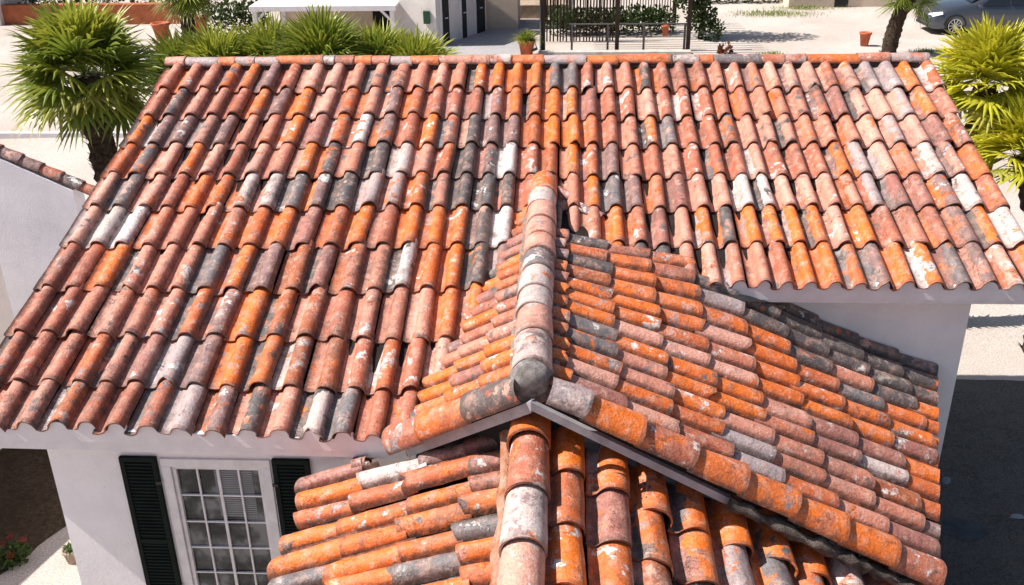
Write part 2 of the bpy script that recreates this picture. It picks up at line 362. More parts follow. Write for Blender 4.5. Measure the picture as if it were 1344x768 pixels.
def cap_tile(mb, A, B, p0, p1, side, r0, r1, arc=math.pi, seed=None, c=None, thick=.018, n=16, nl=4, drop=0.0, open_end=True):
    """half barrel tile from p0 (upper) to p1 (lower end, wider)."""
    p0 = Vector(p0); p1 = Vector(p1); d = (p1-p0).normalized(); x = Vector(side).normalized(); z = x.cross(d).normalized()
    if z.z < 0: z = -z
    c1, c2 = c or (random.random(), random.random()); sd = random.random() if seed is None else seed
    base = len(mb.v); pts = []; sw = random.uniform(0, 99)
    for a in range(nl+1):
        t = a/nl; r = r0+(r1-r0)*t
        for k in range(n+1):
            s = k/n; an = math.pi/2+arc/2-arc*s
            q = p0+(p1-p0)*t
            if a == nl: q = q+d*.016*noise.noise(Vector((s*4, sw, 3)))
            rr = r*(1+.03*noise.noise(Vector((s*3, t*2, sw))))
            pts.append(q+(x*math.cos(an)+z*math.sin(an))*rr); A.append((c1, c2, sd, 1)); B.append((1, t, s, 1))
    n1 = n+1; mb.add(pts, [(a*n1+k, a*n1+k+1, (a+1)*n1+k+1, (a+1)*n1+k) for a in range(nl) for k in range(n)], True)
    lp = []
    for a, dd in ((nl, 0), (nl, -.2)):
        for k in range(n+1):
            s = k/n; an = math.pi/2+arc/2-arc*s; q = p1+d*dd
            lp.append(q+(x*math.cos(an)+z*math.sin(an))*(r1-thick)); A.append((c1, c2, sd, 1)); B.append((1, 1.2, .5, 1))
    b0 = len(pts)+n1; mb.add(pts[nl*n1:], [], False); mb.add(lp, [], False)
    for q in range(n1): A.insert(len(A)-2*n1, (c1, c2, sd, 1)); B.insert(len(B)-2*n1, (1, 1, .5, 1))
    for k in range(n):
        mb.f.append((base+b0-n1+k, base+b0-n1+k+1, base+b0+k+1, base+b0+k)); mb.sm.append(False)
        mb.f.append((base+b0+k, base+b0+k+1, base+b0+n1+k+1, base+b0+n1+k)); mb.sm.append(False)
def cut_object(o, planes, keep=None):
    bm = bmesh.new(); bm.from_mesh(o.data)
    for co, no in planes:
        bmesh.ops.bisect_plane(bm, geom=bm.verts[:]+bm.edges[:]+bm.faces[:], plane_co=co, plane_no=no, clear_outer=True)
    if keep:
        dl = [f for f in bm.faces if not keep(f.calc_center_median())]
        bmesh.ops.delete(bm, geom=dl, context='FACES')
    bm.to_mesh(o.data); bm.free()

# ---- roof surfaces
AL = R_(18.0); SA, CA, TA = math.sin(AL), math.cos(AL), math.tan(R_(18.0))
X = [-4.888,-4.618,-4.338,-4.069,-3.811,-3.554,-3.287,-2.99,-2.704,-2.419,-2.144,-1.85,-1.577,-1.325,-1.064,-.823,-.572,-.343,-.093,.140,.364,.590,.819,1.056,1.292,1.518,1.753,1.988,2.222,2.437,2.66,2.893,3.125,3.360,3.588,3.848,4.097,4.370,4.620,4.842]
CROWN = .68   # where in the tile the crown peak lies
edges = [X[0]-.16]
for a, b in zip(X, X[1:]): edges.append(a+(b-a)*(1-CROWN)+.0)
edges.append(X[-1]+.10)
rowsL = [.0, .63, 1.245, 1.86, 2.46, 3.07, 3.71, 4.385, 5.035, 5.66, 6.185]
rowsR = [.0, .655, 1.275, 1.86, 2.46, 3.04, 3.65, 4.255]
def mainP(u, v):
    s = -.020*math.sin(max(0, min(1, v/6.2))*math.pi)*(1+.6*math.sin(u*1.3))
    sag = -.05*smooth(-3.9, -1.2, u)*smooth(3.5, 6.2, v) + .012*noise.noise(Vector((u*.9, v*.8, 4)))
    return Vector((u, -v*CA, -v*SA+s+sag))
def mainrows(u):
    r = mainrows0(u); return [v+.022*noise.noise(Vector((u*1.9, k*3.1, 5)))+random.gauss(0, .006) if 0 < k else v for k, v in enumerate(r)]
def mainrows0(u):
    t = smooth(-2.0, 1.0, u)
    if u > .85: return [l*(1-t)+r*t for l, r in zip(rowsL, rowsR)]
    return [rowsL[k]*(1-t)+(rowsR[k] if k < 8 else rowsL[k]-.06)*t for k in range(11)]
def mz(x, y): return TA*y
# second (gable) roof, ridge from the main slope towards the viewer
V0 = Vector((.05, -2.6, -.86)); APX = Vector((.04, -6.63, -1.0)); LB = Vector((-1.05, -5.93, -1.95)); RB = Vector((3.22, -6.60, -2.74))
def rz2(y): return -.86+(-2.6-y)/(4.03)*-.14
def R2(x, y):
    f = max(0, min(1.1, (-2.6-y)/4.03)); t = .33+(.535-.33)*f**1.2
    bump = .21*math.exp(-((x-1.75)/1.0)**2-((y+3.8)/.9)**2)
    return Vector((x, y, rz2(y)-(x-.04)*t+bump))
def R2P(u, v):  # u across (towards viewer), v down the slope in x
    return R2(v, -2.45-u)
EDGE_A, EDGE_B = Vector((4.20, -3.6)), Vector((3.24, -6.62))
nL = (LB-V0).cross(APX-V0).normalized()
if nL.z < 0: nL = -nL
eL = (APX-V0).normalized(); dL = Vector((-1, .6, 0)); dL.z = -(nL.x*dL.x+nL.y*dL.y)/nL.z; dL.normalize()
def L2P(u, v): return V0+eL*u+dL*v
def R2above(x, y): return x > 0 and R2(x, y).z > mz(x, y)+.36
def L2above(x, y):
    if x > .05 or x < -1.2: return False
    z = V0.z-(nL.x*(x-V0.x)+nL.y*(y-V0.y))/nL.z
    return z > mz(x, y)+.16
def mskip(u, v):
    x, y = u, -v*CA
    return R2above(x, y) and R2above(x-.15, y+.3) and x > .75 or (L2above(x, y) and L2above(x-.1, y+.3))

house = empty('house', (0, 0, -4.8)); house.location = (0, 0, 0)
tag(house, 'white stucco house under weathered clay tile roofs filling the picture', 'house')
mb = MB(); A = []; B = []
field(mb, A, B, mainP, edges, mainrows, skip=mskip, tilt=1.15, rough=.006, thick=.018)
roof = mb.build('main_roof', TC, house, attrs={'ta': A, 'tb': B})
# sub layer of boards under tiles
def deck(name, pts, th, m, parent):
    mb = MB(); n = len(pts); vs = [tuple(p) for p in pts]+[(p[0], p[1], p[2]-th) for p in pts]
    mb.add(vs, [tuple(range(n)), tuple(range(n, 2*n))[::-1]]+[(i, n+i, n+(i+1) % n, (i+1) % n) for i in range(n)])
    return mb.build(name, m, parent)
def mp(x, y, d=-.02): return (x, y, TA*y+d)
deck('roof_deck', [mp(-5.0, .02), mp(-5.0, -5.84, -.06), mp(-1.05, -5.84, -.075), mp(.9, -4.2), mp(.9, -4.02), mp(4.86, -4.02), mp(4.86, .02)], .05, UNDER, roof)
# ridge caps along the top of the main roof
mb = MB(); A = []; B = []
joints = [232, 255, 300, 322, 348, 380, 438, 453, 478, 502, 525, 555, 590, 655, 683, 724, 779, 819, 887, 922, 940, 1000, 1030, 1056, 1123, 1160, 1208]
x = -5.02; prev = None
xsr = [-5.02+(j-232)/(1208-232)*9.93 for j in joints]
for k in range(len(xsr)-1):
    x0, x1 = xsr[k], xsr[k+1]
    z = .045+random.uniform(-.008, .008)
    cc = random.choice([(random.uniform(.0, .39), random.uniform(.0, .55)), (random.uniform(.0, .30), random.uniform(.1, .4)), (random.uniform(.42, .57), random.uniform(.42, .57)), (random.uniform(.885, .96), random.uniform(0, .3))])
    cap_tile(mb, A, B, (x0-.03, .05, z+.012), (x1, .05, z+random.uniform(-.006, .006)), (0, 1, 0), .088, .105, c=cc, arc=math.pi*1.02)
rc = mb.build('ridge_cap', TC, house, attrs={'ta': A, 'tb': B})
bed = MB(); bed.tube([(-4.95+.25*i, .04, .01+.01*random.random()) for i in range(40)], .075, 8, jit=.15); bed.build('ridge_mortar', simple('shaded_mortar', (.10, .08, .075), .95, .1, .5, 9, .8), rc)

# ---- gable roof, right slope
def rrows(u):
    y = -2.45-u
    vals = [.02, .27, .68]; 
    while vals[-1] < 4.6: vals.append(vals[-1]+.425)
    return vals
ncol = 18; pitch2 = .232
mb = MB(); A = []; B = []
cols2 = [i*pitch2 for i in range(ncol)]
rk = [random.uniform(-.012, .012) for _ in range(ncol)]
cols2 = [c+r for c, r in zip(cols2, rk)]
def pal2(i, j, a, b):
    if i*pitch2+2.45 < 4.3 and j > 4: a = b = random.uniform(.77, .828)  # charcoal tiles below the main eave, coloured to deepen its shadow
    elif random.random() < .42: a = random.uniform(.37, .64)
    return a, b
def stag(u):
    o = .03*math.sin(u*40); return [r+o if k else r for k, r in enumerate(rrows(u))]
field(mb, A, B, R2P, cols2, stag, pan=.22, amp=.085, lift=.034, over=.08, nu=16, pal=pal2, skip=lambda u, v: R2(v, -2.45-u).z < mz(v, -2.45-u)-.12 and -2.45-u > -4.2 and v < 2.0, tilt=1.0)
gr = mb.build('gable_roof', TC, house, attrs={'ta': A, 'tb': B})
ed = (EDGE_B-EDGE_A).normalized(); en = Vector((-ed.y, ed.x, 0)); 
if en.x < 0: en = -en
cut_object(gr, [((EDGE_A.x, EDGE_A.y, 0), en), ((0, -3.68, 0), (0, 0, 0)) if False else ((0, -6.56, 0), (0, -1, 0))],
           keep=lambda c: not (c.z < mz(c.x, c.y)-.02 and c.y > -4.05 and c.x < 2.0) and not (c.y > -3.69))
# left slope
mb = MB(); A = []; B = []
colsL = [.0+i*.235 for i in range(18)]
def lrows(u): return [.08, .50+.03*math.sin(u*30), .94+.03*math.sin(u*23), 1.38, 1.8]
# u grows towards the viewer along the ridge; keep only the part on the near side of the valley
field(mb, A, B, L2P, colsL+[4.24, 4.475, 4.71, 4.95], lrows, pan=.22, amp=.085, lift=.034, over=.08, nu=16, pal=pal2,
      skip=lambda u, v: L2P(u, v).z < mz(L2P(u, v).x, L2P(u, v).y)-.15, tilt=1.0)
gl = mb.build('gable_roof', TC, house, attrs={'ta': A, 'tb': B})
rk_d = (LB-APX).normalized(); rk_n = rk_d.cross(nL); 
if rk_n.y > 0: rk_n = -rk_n
cut_object(gl, [(APX+rk_n*-.04, rk_n), ((-.05+.1, 0, 0), (1, 0, 0))], keep=lambda c: not c.z < mz(c.x, c.y)-.01)
# decks under the gable slopes
pts = []
for i in range(9):
    y = -2.7-(i/8)*3.85; 
    pts.append([R2(x_, y)+Vector((0, 0, -.03)) for x_ in (.02, .8, 1.6, 2.4, 3.2)]+[R2(EDGE_A.x+(y-EDGE_A.y)/(EDGE_B.y-EDGE_A.y)*(EDGE_B.x-EDGE_A.x)-.02, y)+Vector((0, 0, -.03))])
mb = MB(); vs = [p for r in pts for p in r]; nn = 6
mb.add(vs, [(j*nn+i, j*nn+i+1, (j+1)*nn+i+1, (j+1)*nn+i) for j in range(8) for i in range(nn-1)], False)
mb.add([V0+Vector((0, 0, -.04)), APX+Vector((0, .04, -.04)), LB+Vector((0, .04, -.05))], [(0, 1, 2)])
gd = mb.build('gable_deck', UNDER, gr); cut_object(gd, [], keep=lambda c: not (c.z > mz(c.x, c.y)-.05 and c.x > 2.2 and c.y > -3.7))

# ridge caps of the gable roof
def run(mb, A, B, ts, a, b, side, r0, r1, lift=.03, cols=None, arc=math.pi, up=0.0, sagf=None):
    a = Vector(a); b = Vector(b); d = b-a; Ln = d.length; d.normalize()
    for k in range(len(ts)-1):
        p0 = a+d*(ts[k]*Ln-(.05 if k else 0)); p1 = a+d*ts[k+1]*Ln
        j = Vector((random.uniform(-.012, .012), 0, random.uniform(-.006, .006)))
        cap_tile(mb, A, B, p0+Vector((0, 0, up)), p1+Vector((0, 0, up+lift))+j, side, r0*random.uniform(.97, 1.03), r1*random.uniform(.97, 1.03), c=(cols[k % len(cols)] if cols else None), arc=arc)
mb = MB(); A = []; B = []
ends = [(708+4, 245), (0, 0)]
ts = [0, .125, .22, .325, .42, .51, .60, .70, .78, .885, 1.0]
pk = [(.45, .33), (.93, .32), (.33, .10), (.32, .05), (.33, .02), (.885, .32), (.94, .33), (.95, .94), (.34, .94), (.94, .33)]
run(mb, A, B, ts, (.045, -2.42, -.79), (.035, -6.52, -.93), (1, 0, 0), 0.146, .152, .010, pk, arc=math.pi*1.05)
gcap = mb.build('ridge_cap', TC, house, attrs={'ta': A, 'tb': B})
# mortar plug at the near end
mb = MB(); pts = [(.035, -6.50, -.945)]; n = 28
ring = []
for k in range(n):
    a = 2*math.pi*k/n; r = .150*(1+.05*noise.noise(Vector((math.cos(a)*1.5, math.sin(a)*1.5, 2)))); ring.append((.035+r*math.cos(a), -6.515, -.955+r*math.sin(a)*(1 if math.sin(a) > 0 else .95)))
inner = [(.035+(p[0]-.035)*.86, -6.55-.01, -.955+(p[2]+.955)*.86) for p in ring]
back = [(p[0], -6.35, p[2]) for p in ring]
mb.add(ring+inner+back+[(.035, -6.565, -.955)], [(k, (k+1) % n, n+(k+1) % n, n+k) for k in range(n)]+[(n+k, n+(k+1) % n, 3*n) for k in range(n)]+[(k, 2*n+k, 2*n+(k+1) % n, (k+1) % n) for k in range(n)], True)
mb.v = [(x, y-.045, z+.02) for x, y, z in mb.v]
mb.build('mortar_plug', MORTAR, gcap)
mb = MB(); mb.tube([(-.20, -6.44, -1.09), (-.10, -6.50, -1.08), (.04, -6.53, -1.09), (.16, -6.50, -1.08), (.26, -6.44, -1.10)], [.05, .065, .07, .065, .05], 10, jit=.2); mb.build('mortar_bed', MORTAR, gcap)
# mortar fillets each side of the ridge cap and along the rakes
mb = MB()
mb.tube([(.20, -2.55-.25*i, rz2(-2.55-.25*i)-.045+random.uniform(-.01, .01)) for i in range(16)], .045, 7, jit=.3)
mb.tube([(-.11, -2.9-.25*i, rz2(-2.9-.25*i)-.08+random.uniform(-.01, .01)) for i in range(15)], .045, 7, jit=.3)
mb.build('mortar_bed', simple('pale_mortar', (.30, .24, .21), .95, .1, .5, 14, 1.0), gcap)

# rake caps (big barrels) left and right
mb = MB(); A = []; B = []
rdir = (RB-APX).normalized(); rside = Vector((0, 1, 0))
tr = [.035, .125, .25, .375, .495, .62, .745, .875, .995]
cr = [(.90, .84), (.50, .52), (.22, .45), (.41, .22), (.52, .42), (.53, .60), (.54, .42), (.22, .90)]
run(mb, A, B, tr, APX+Vector((0, .0, .055)), RB+Vector((0, 0, .055)), rside, .132, .150, .035, cr, arc=math.pi*1.05)
ls = nL.cross(rk_d).normalized(); tl = [.03, .42, .80, 1.08]
run(mb, A, B, tl, APX+Vector((0, .02, .03)), LB+Vector((0, .02, .04)), ls, .135, .150, .03, [(.81, .22), (.44, .22), (.22, .90)], arc=math.pi*1.05)
rake = mb.build('verge_cap', TC, house, attrs={'ta': A, 'tb': B})

mb = MB(); t = .47; pts = []; rr = []
while t < 1.0:
    pts.append(APX+(RB-APX)*t+Vector((random.uniform(-.02, .02), -.10+random.uniform(-.02, .02), -.06+random.uniform(-.02, .02)))); rr.append(random.uniform(.03, .065)); t += .022
mb.tube(pts, rr, 9, jit=.3); mb.build('verge_mortar', simple('dark_mortar', (.20, .16, .14), .95, .1, .5, 10, 1.0, col2=(.06, .05, .045), dist=.03), rake)
mb = MB(); A = []; B = []
cap_tile(mb, A, B, (.20, -2.62, -.80), (.42, -2.76, -.90), (.5, .8, 0), .05, .06, c=(.66, .66)); mb.build('broken_tile', TC, gcap, attrs={'ta': A, 'tb': B})
mb = MB(); A = []; B = []
cap_tile(mb, A, B, (.42, -2.84, -.92), (.68, -2.98, -1.0), (.5, .8, 0), .06, .065, c=(.73, .66)); mb.build('broken_tile', TC, gcap, attrs={'ta': A, 'tb': B})
# ------------------------------------------------------------------ fascias and walls
mb = MB()
def board(mb, a, b, h, th, n):
    """board hanging from the line a-b: height h, thickness th along n"""
    a = Vector(a); b = Vector(b); n = Vector(n)*th; d = Vector((0, 0, -h))
    vs = [a, b, b+d, a+d, a+n, b+n, b+n+d, a+n+d]
    mb.add(vs, [(0,1,2,3),(7,6,5,4),(0,4,5,1),(1,5,6,2),(2,6,7,3),(3,7,4,0)])
board(mb, (-5.02, -5.86, TA*-5.86-.045), (-1.03, -5.86, TA*-5.86-.085), .14, .03, (0, 1, 0))
mb.build('fascia', TRIM, house, bevel=.004); mb = MB()
board(mb, (1.3, -4.03, TA*-4.03-.02), (4.88, -4.03, TA*-4.03-.02), .15, .03, (0, 1, 0))
mb.build('fascia', TRIM, house, bevel=.004); mb = MB()
board(mb, (-5.02, -5.83, TA*-5.83-.05), (-5.02, .06, -.05), .13, .03, (1, 0, 0))
mb.build('fascia', TRIM, house, bevel=.004); mb = MB()
board(mb, (4.88, -4.0, TA*-4.0-.03), (4.88, .06, -.03), .15, .03, (-1, 0, 0))
mb.build('fascia', TRIM, house, bevel=.004)
def eave_fill(x0, x1, v, y0):
    mb = MB(); top = []; bot = []; x = x0
    while x < x1:
        i = max(k for k in range(len(edges)) if edges[k] <= x); i = min(i, len(edges)-2)
        s_ = (x-edges[i])/(edges[i+1]-edges[i]); z = mainP(x, v).z+max(.0, prof(s_, 1, .39, .076))+.012
        top.append((x, y0, z)); bot.append((x, y0, mainP(x, v).z-.11)); x += .012
    n = len(top); mb.add(top+bot+[(p[0], p[1]+.05, p[2]) for p in top], [(k, n+k, n+k+1, k+1) for k in range(n-1)]+[(k, k+1, 2*n+k+1, 2*n+k) for k in range(n-1)]); mb.build('eave_mortar', TRIM, house)
eave_fill(-5.0, -1.05, 6.15, -5.868); eave_fill(1.25, 4.85, 4.225, -4.038)
RB_M = simple('grey_trim', (.40, .38, .41), .6, .3, .3, 6, .2)
mb = MB()
a_, b_ = APX+Vector((0, -.06, -.10)), RB+Vector((.0, -.06, -.10))
board(mb, APX+Vector((0.0, -.075, -.035)), APX+(RB-APX)*.50+Vector((0, -.075, -.045)), .07, .05, (0, 1, 0))
ln_ = Vector((-.56, -.83, 0)).normalized()
mb.build('rake_board', RB_M, house); mb = MB()
board(mb, APX+Vector((-.0, -.065, -.035)), LB+Vector((.03, -.05, .02)), .10, .05, (-ln_.x, -ln_.y, 0))
mb.build('rake_board', RB_M, house)
# soffits
mb = MB()
mb.add([(-5.0, -5.85, -2.03), (-1.05, -5.85, -2.05), (-1.05, -5.6, -2.05), (-5.0, -5.6, -2.03)], [(0, 1, 2, 3)])
mb.build('soffit', TRIM, house); mb = MB()
mb.add([(1.3, -4.02, -1.47), (4.86, -4.02, -1.47), (4.86, -3.6, -1.46), (1.3, -3.6, -1.46)], [(0, 1, 2, 3)])
mb.build('soffit', TRIM, house)
# walls: one shell of outer faces with a real window opening
mb = MB(); ZB = -5.0
WX0, WX1, WZ0, WZ1 = -3.27, -2.34, -3.95, -2.30
def face(*p): mb.add(p, [tuple(range(len(p)))])
y = -5.7; zt = -2.0
face((-4.32, y, ZB), (WX0, y, ZB), (WX0, y, zt), (-4.32, y, zt))
face((WX1, y, ZB), (.2, y, ZB), (.2, y, zt), (WX1, y, zt))
face((WX0, y, ZB), (WX1, y, ZB), (WX1, y, WZ0), (WX0, y, WZ0))
face((WX0, y, WZ1), (WX1, y, WZ1), (WX1, y, zt), (WX0, y, zt))
d = .14
face((WX0, y, WZ0), (WX0, y+d, WZ0), (WX0, y+d, WZ1), (WX0, y, WZ1)); face((WX1, y, WZ0), (WX1, y, WZ1), (WX1, y+d, WZ1), (WX1, y+d, WZ0))
face((WX0, y, WZ1), (WX0, y+d, WZ1), (WX1, y+d, WZ1), (WX1, y, WZ1)); face((WX0, y, WZ0), (WX1, y, WZ0), (WX1, y+d, WZ0), (WX0, y+d, WZ0))
# left side, back, right side
face((-4.32, -5.7, ZB), (-4.32, -5.7, -2.0), (-4.32, .02, -.16), (-4.32, .02, ZB))
face((-4.32, .02, ZB), (-4.32, .02, -.1), (4.38, .02, -.1), (4.38, .02, ZB))
face((4.38, -3.7, ZB), (4.38, .02, ZB), (4.38, .02, -.12), (4.38, -3.7, -1.30))
face((.2, -3.7, ZB), (4.38, -3.7, ZB), (4.38, -3.7, -1.30), (.2, -3.7, -1.30))
mb.build('wall', WALL, house)
# gable wing walls
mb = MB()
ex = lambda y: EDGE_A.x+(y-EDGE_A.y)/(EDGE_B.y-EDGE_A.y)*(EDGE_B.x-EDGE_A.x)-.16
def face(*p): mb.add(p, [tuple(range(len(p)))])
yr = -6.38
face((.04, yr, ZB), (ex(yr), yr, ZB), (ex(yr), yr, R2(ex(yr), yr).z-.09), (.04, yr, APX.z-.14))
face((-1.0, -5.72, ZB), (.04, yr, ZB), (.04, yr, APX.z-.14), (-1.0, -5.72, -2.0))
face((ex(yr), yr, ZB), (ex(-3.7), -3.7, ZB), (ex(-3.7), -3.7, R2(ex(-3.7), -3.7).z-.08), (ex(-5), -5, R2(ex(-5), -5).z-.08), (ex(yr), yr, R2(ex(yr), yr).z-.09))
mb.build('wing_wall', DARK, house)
# lead flashing where the wing meets the wall
mb = MB()
mb.add([(1.35, -4.10, -1.33), (1.95, -4.22, -1.38), (2.45, -3.95, -1.52), (2.3, -3.72, -1.45), (1.4, -3.9, -1.30)], [(0, 1, 2, 3, 4)])
mb.build('flashing', DARK, house)

# ------------------------------------------------------------------ window and shutters
win = empty('window'); win.parent = house
y = -5.7
def framebox(m, x0, x1, z0, z1, w, y0, y1):
    yc, yd = (y0+y1)/2, abs(y1-y0)
    m.box(((x0+x1)/2, yc, z1-w/2), (x1-x0, yd, w)); m.box(((x0+x1)/2, yc, z0+w/2), (x1-x0, yd, w))
    m.box((x0+w/2, yc, (z0+z1)/2), (w, yd, z1-z0-2*w)); m.box((x1-w/2, yc, (z0+z1)/2), (w, yd, z1-z0-2*w))
m = MB(); framebox(m, WX0-.03, WX1+.03, WZ0-.04, WZ1+.03, .085, y-.022, y+.05); framebox(m, WX0+.057, WX1-.057, WZ0+.047, WZ1-.057, .035, y+.0, y+.045)
m.build('frame', FRAME, win, bevel=.004)
gx0, gx1, gz0, gz1 = WX0+.09, WX1-.09, WZ0+.08, WZ1-.09
m = MB()
for k in range(1, 4): m.box((gx0+(gx1-gx0)*k/4, y+.022, (gz0+gz1)/2), (.016 if k != 2 else .026, .022, gz1-gz0))
for k in range(1, 5): m.box(((gx0+gx1)/2, y+.0235, gz0+(gz1-gz0)*k/5-(.0 if k else 0)), (gx1-gx0, .019, .014))
m.build('glazing_bar', FRAME, win)
gl_m, nt, b = nodes('window_glass', .15, .35); L = nt.links.new
tc = N(nt, 'ShaderNodeTexCoord'); n1 = N(nt, 'ShaderNodeTexNoise', Scale=3.5, Detail=3, Roughness=.55); L(tc.outputs['Object'], n1.inputs['Vector'])
r = ramp(nt, [(.42, (.008, .012, .014)), (.52, (.05, .055, .06)), (.60, (.16, .16, .17))]); L(n1.outputs['Fac'], r.inputs[0]); L(r.outputs[0], b.inputs['Base Color'])  # grey patches in the pane colour stand in for reflections
n2 = N(nt, 'ShaderNodeTexNoise', Scale=22, Detail=2); L(tc.outputs['Object'], n2.inputs['Vector']); bp = N(nt, 'ShaderNodeBump', Strength=.25, Distance=.01); L(n2.outputs['Fac'], bp.inputs['Height']); L(bp.outputs[0], b.inputs['Normal'])
m = MB(); m.box(((gx0+gx1)/2, y+.036, (gz0+gz1)/2), (gx1-gx0+.02, .006, gz1-gz0+.02)); m.build('pane', gl_m, win)
# slatted blind behind the right half
m = MB()
for k in range(22): m.box(((gx0*.42+gx1*.58)+.07, y+.030, gz1-.02-k*.024), ((gx1-gx0)*.46, .004, .019), rx=.0)
m.build('blind', simple('blind_slats', (.22, .22, .23), .6, .3, .2, 5), win)
for nm, x0, x1 in (('shutter', -3.66, -3.325), ('shutter', -2.285, -1.95)):
    m = MB(); zc = (WZ0+WZ1)/2-.0; h = WZ1-WZ0+.10
    framebox(m, x0, x1, zc-h/2, zc+h/2, .045, y-.045, y-.008)
    m.box(((x0+x1)/2, y-.022, zc), (x1-x0-.09, .018, h-.09)); m.box(((x0+x1)/2, y-.030, zc-.05), (x1-x0-.09, .030, .05))
    for k in range(44):
        zz = zc-h/2+.07+k*(h-.14)/43
        if abs(zz-zc+.05) > .04: m.box(((x0+x1)/2, y-.034, zz), (x1-x0-.10, .016, .022), rx=.5)
    sh_ = m.build(nm, SHUT, house, bevel=.003)
    for zz in (zc-h*.35, zc+h*.35):
        m = MB(); m.box((x1-.01 if x0 < WX0 else x0+.01, y-.05, zz), (.05, .012, .03)); m.build('hinge', IRON, sh_)

# ------------------------------------------------------------------ porch roof
def PF(x, y): return Vector((x, y, -1.43-.48*x+.26*(y+6.45)))
def PL(x, y): return Vector((x, y, -1.71+.40*x+.16*(y+6.17)))
def PFP(u, v): return PF(u, -6.34-v)
def PLP(u, v): return PL(-v, -5.74-u)
mb = MB(); A = []; B = []
def palq(i, j, a, b):
    if i == 0 or (i == 1 and j < 2): a = random.uniform(.66, .83)  # rearmost rows use dark tiles in place of the eave's shade
    return palp(i, j, a, b) if i > 1 else (a, a)
def palp(i, j, a, b):
    if random.random() < .62: a = random.choice([.45, .52, .55, .60, .42, .54])
    return a, b
colsF = [.115+.31*i for i in range(12)]
field(mb, A, B, PFP, colsF, lambda u: [.0+.02*math.sin(u*9)]+[.50+.45*k+.03*math.sin(u*17+k) for k in range(7)], pan=.26, amp=.118, lift=.045, over=.08, thick=.024, nu=20, nv=8, pal=palp, tilt=2.6, rough=.011)
pf = mb.build('porch_roof', TC, house, attrs={'ta': A, 'tb': B})
mb = MB(); A = []; B = []
field(mb, A, B, PLP, [i*.228 for i in range(16)], lambda u: [.08, .44+.05*math.sin(u*21), .92+.05*math.sin(u*13), 1.42+.04*math.sin(u*17), 1.915+.025*math.sin(u*9)], pan=.24, amp=.098, lift=.038, over=.07, thick=.02, nu=18, nv=8, pal=palq, tilt=2.4, rough=.011)
pl = mb.build('porch_roof', TC, house, attrs={'ta': A, 'tb': B})
cut_object(pf, [((0, -6.36, 0), (0, 1, 0))])
cut_object(pl, [((0, -5.72, 0), (0, 1, 0))], keep=lambda c: not (c.x > -1.15 and c.y > -6.60-(c.x-.04)*.62-.06 and c.z > V0.z-(nL.x*(c.x-V0.x)+nL.y*(c.y-V0.y))/nL.z-.12) and not (c.y > -5.97 and c.z > -2.10 and c.x < -.9) and not (c.y > -6.1 and c.x > -1.0 and c.z > -1.93))
mb = MB(); A = []; B = []
run(mb, A, B, [0, .19, .435, .665, .90, 1.15], (.035, -6.30, -1.38), (.005, -8.25, -1.86), (1, 0, 0), .145, .165, .035, [(.52, .53), (.24, .45), (.93, .50), (.33, .93), (.22, .45)], arc=math.pi*1.3)
mb.build('ridge_cap', TC, pf, attrs={'ta': A, 'tb': B})
mb = MB(); mb.tube([(-.14, -6.36-.14*i, -1.55-.034*i+random.uniform(-.02, .02)) for i in range(17)], .06, 9, jit=.35); mb.build('mortar_bed', simple('lime_mortar', (.50, .34, .26), .95, .1, .55, 6, 1.0, col2=(.36, .12, .05), dist=.03), pf)
mb = MB()
mb.add([PF(.0, -6.3)-Vector((0, 0, .05)), PF(3.75, -6.3)-Vector((0, 0, .05)), PF(3.75, -9.4)-Vector((0, 0, .05)), PF(0, -9.4)-Vector((0, 0, .05))], [(0, 1, 2, 3)])
mb.add([PL(0, -6.0)-Vector((0, 0, .05)), PL(-1.88, -6.0)-Vector((0, 0, .05)), PL(-1.88, -9.4)-Vector((0, 0, .05)), PL(0, -9.4)-Vector((0, 0, .05))], [(0, 1, 2, 3)])
mb.build('porch_deck', UNDER, pf)
mb = MB()
for px_, py_ in ((-1.7, -9.2), (0, -9.2), (3.5, -9.2)):
    z_ = (PF(px_, py_) if px_ > 0 else PL(px_, py_)).z-.1
    mb = MB(); mb.box((px_, py_, (z_-4.8)/2), (.16, .16, z_+4.8)); mb.build('porch_post', TRIM, house, bevel=.006)
# flashing over the porch roof under the right rake
mb = MB()
for k, (x0, w, h) in enumerate([(.30, .55, .16), (1.02, .5, .12), (1.45, .6, .12), (2.1, .5, .10), (2.65, .4, .1)]):
    p = PF(x0, -6.39); q_ = PF(x0+w, -6.39)
    up = .16+.05*(k % 2)
    mb.add([p+Vector((0, -.05, .03)), q_+Vector((0, -.05, .05)), q_+Vector((-.02, .06, up)), p+Vector((.03, .06, up+.03))], [(0, 1, 2, 3)])
mb.build('porch_flashing', LEAD, pf)

#REST#

# ------------------------------------------------------------------ plants
LEAF = leafmat('palm_leaf', (.035, .07, .012), (.14, .20, .018), (.36, .38, .04))
LEAFD = leafmat('dark_leaf', (.02, .045, .012), (.045, .09, .02), (.09, .14, .03))
LEAFY = leafmat('yellow_palm_leaf', (.12, .18, .012), (.36, .38, .02), (.60, .54, .03))
def blade(mb, A, p, d, up, L, w, tone, dry, droop):
    d = d.normalized(); side = d.cross(up)
    if side.length < 1e-3: side = d.cross(Vector((1, 0, 0)))
    side.normalize(); n = side.cross(d)
    vs = []; q = Vector(p)
    for k, (t, ww) in enumerate(((0, .25), (.45, 1), (.72, .62), (1, .04))):
        q = Vector(p)+d*L*t+Vector((0, 0, -droop*L*t*t*t))
        vs += [q-side*w*ww/2, q+n*w*.22*ww, q+side*w*ww/2]
        A += [(tone, dry*t, 0, 1)]*3
    fs = []
    for k in range(3):
        a = k*3; fs += [(a, a+1, a+4, a+3), (a+1, a+2, a+5, a+4)]
    mb.add(vs, fs)
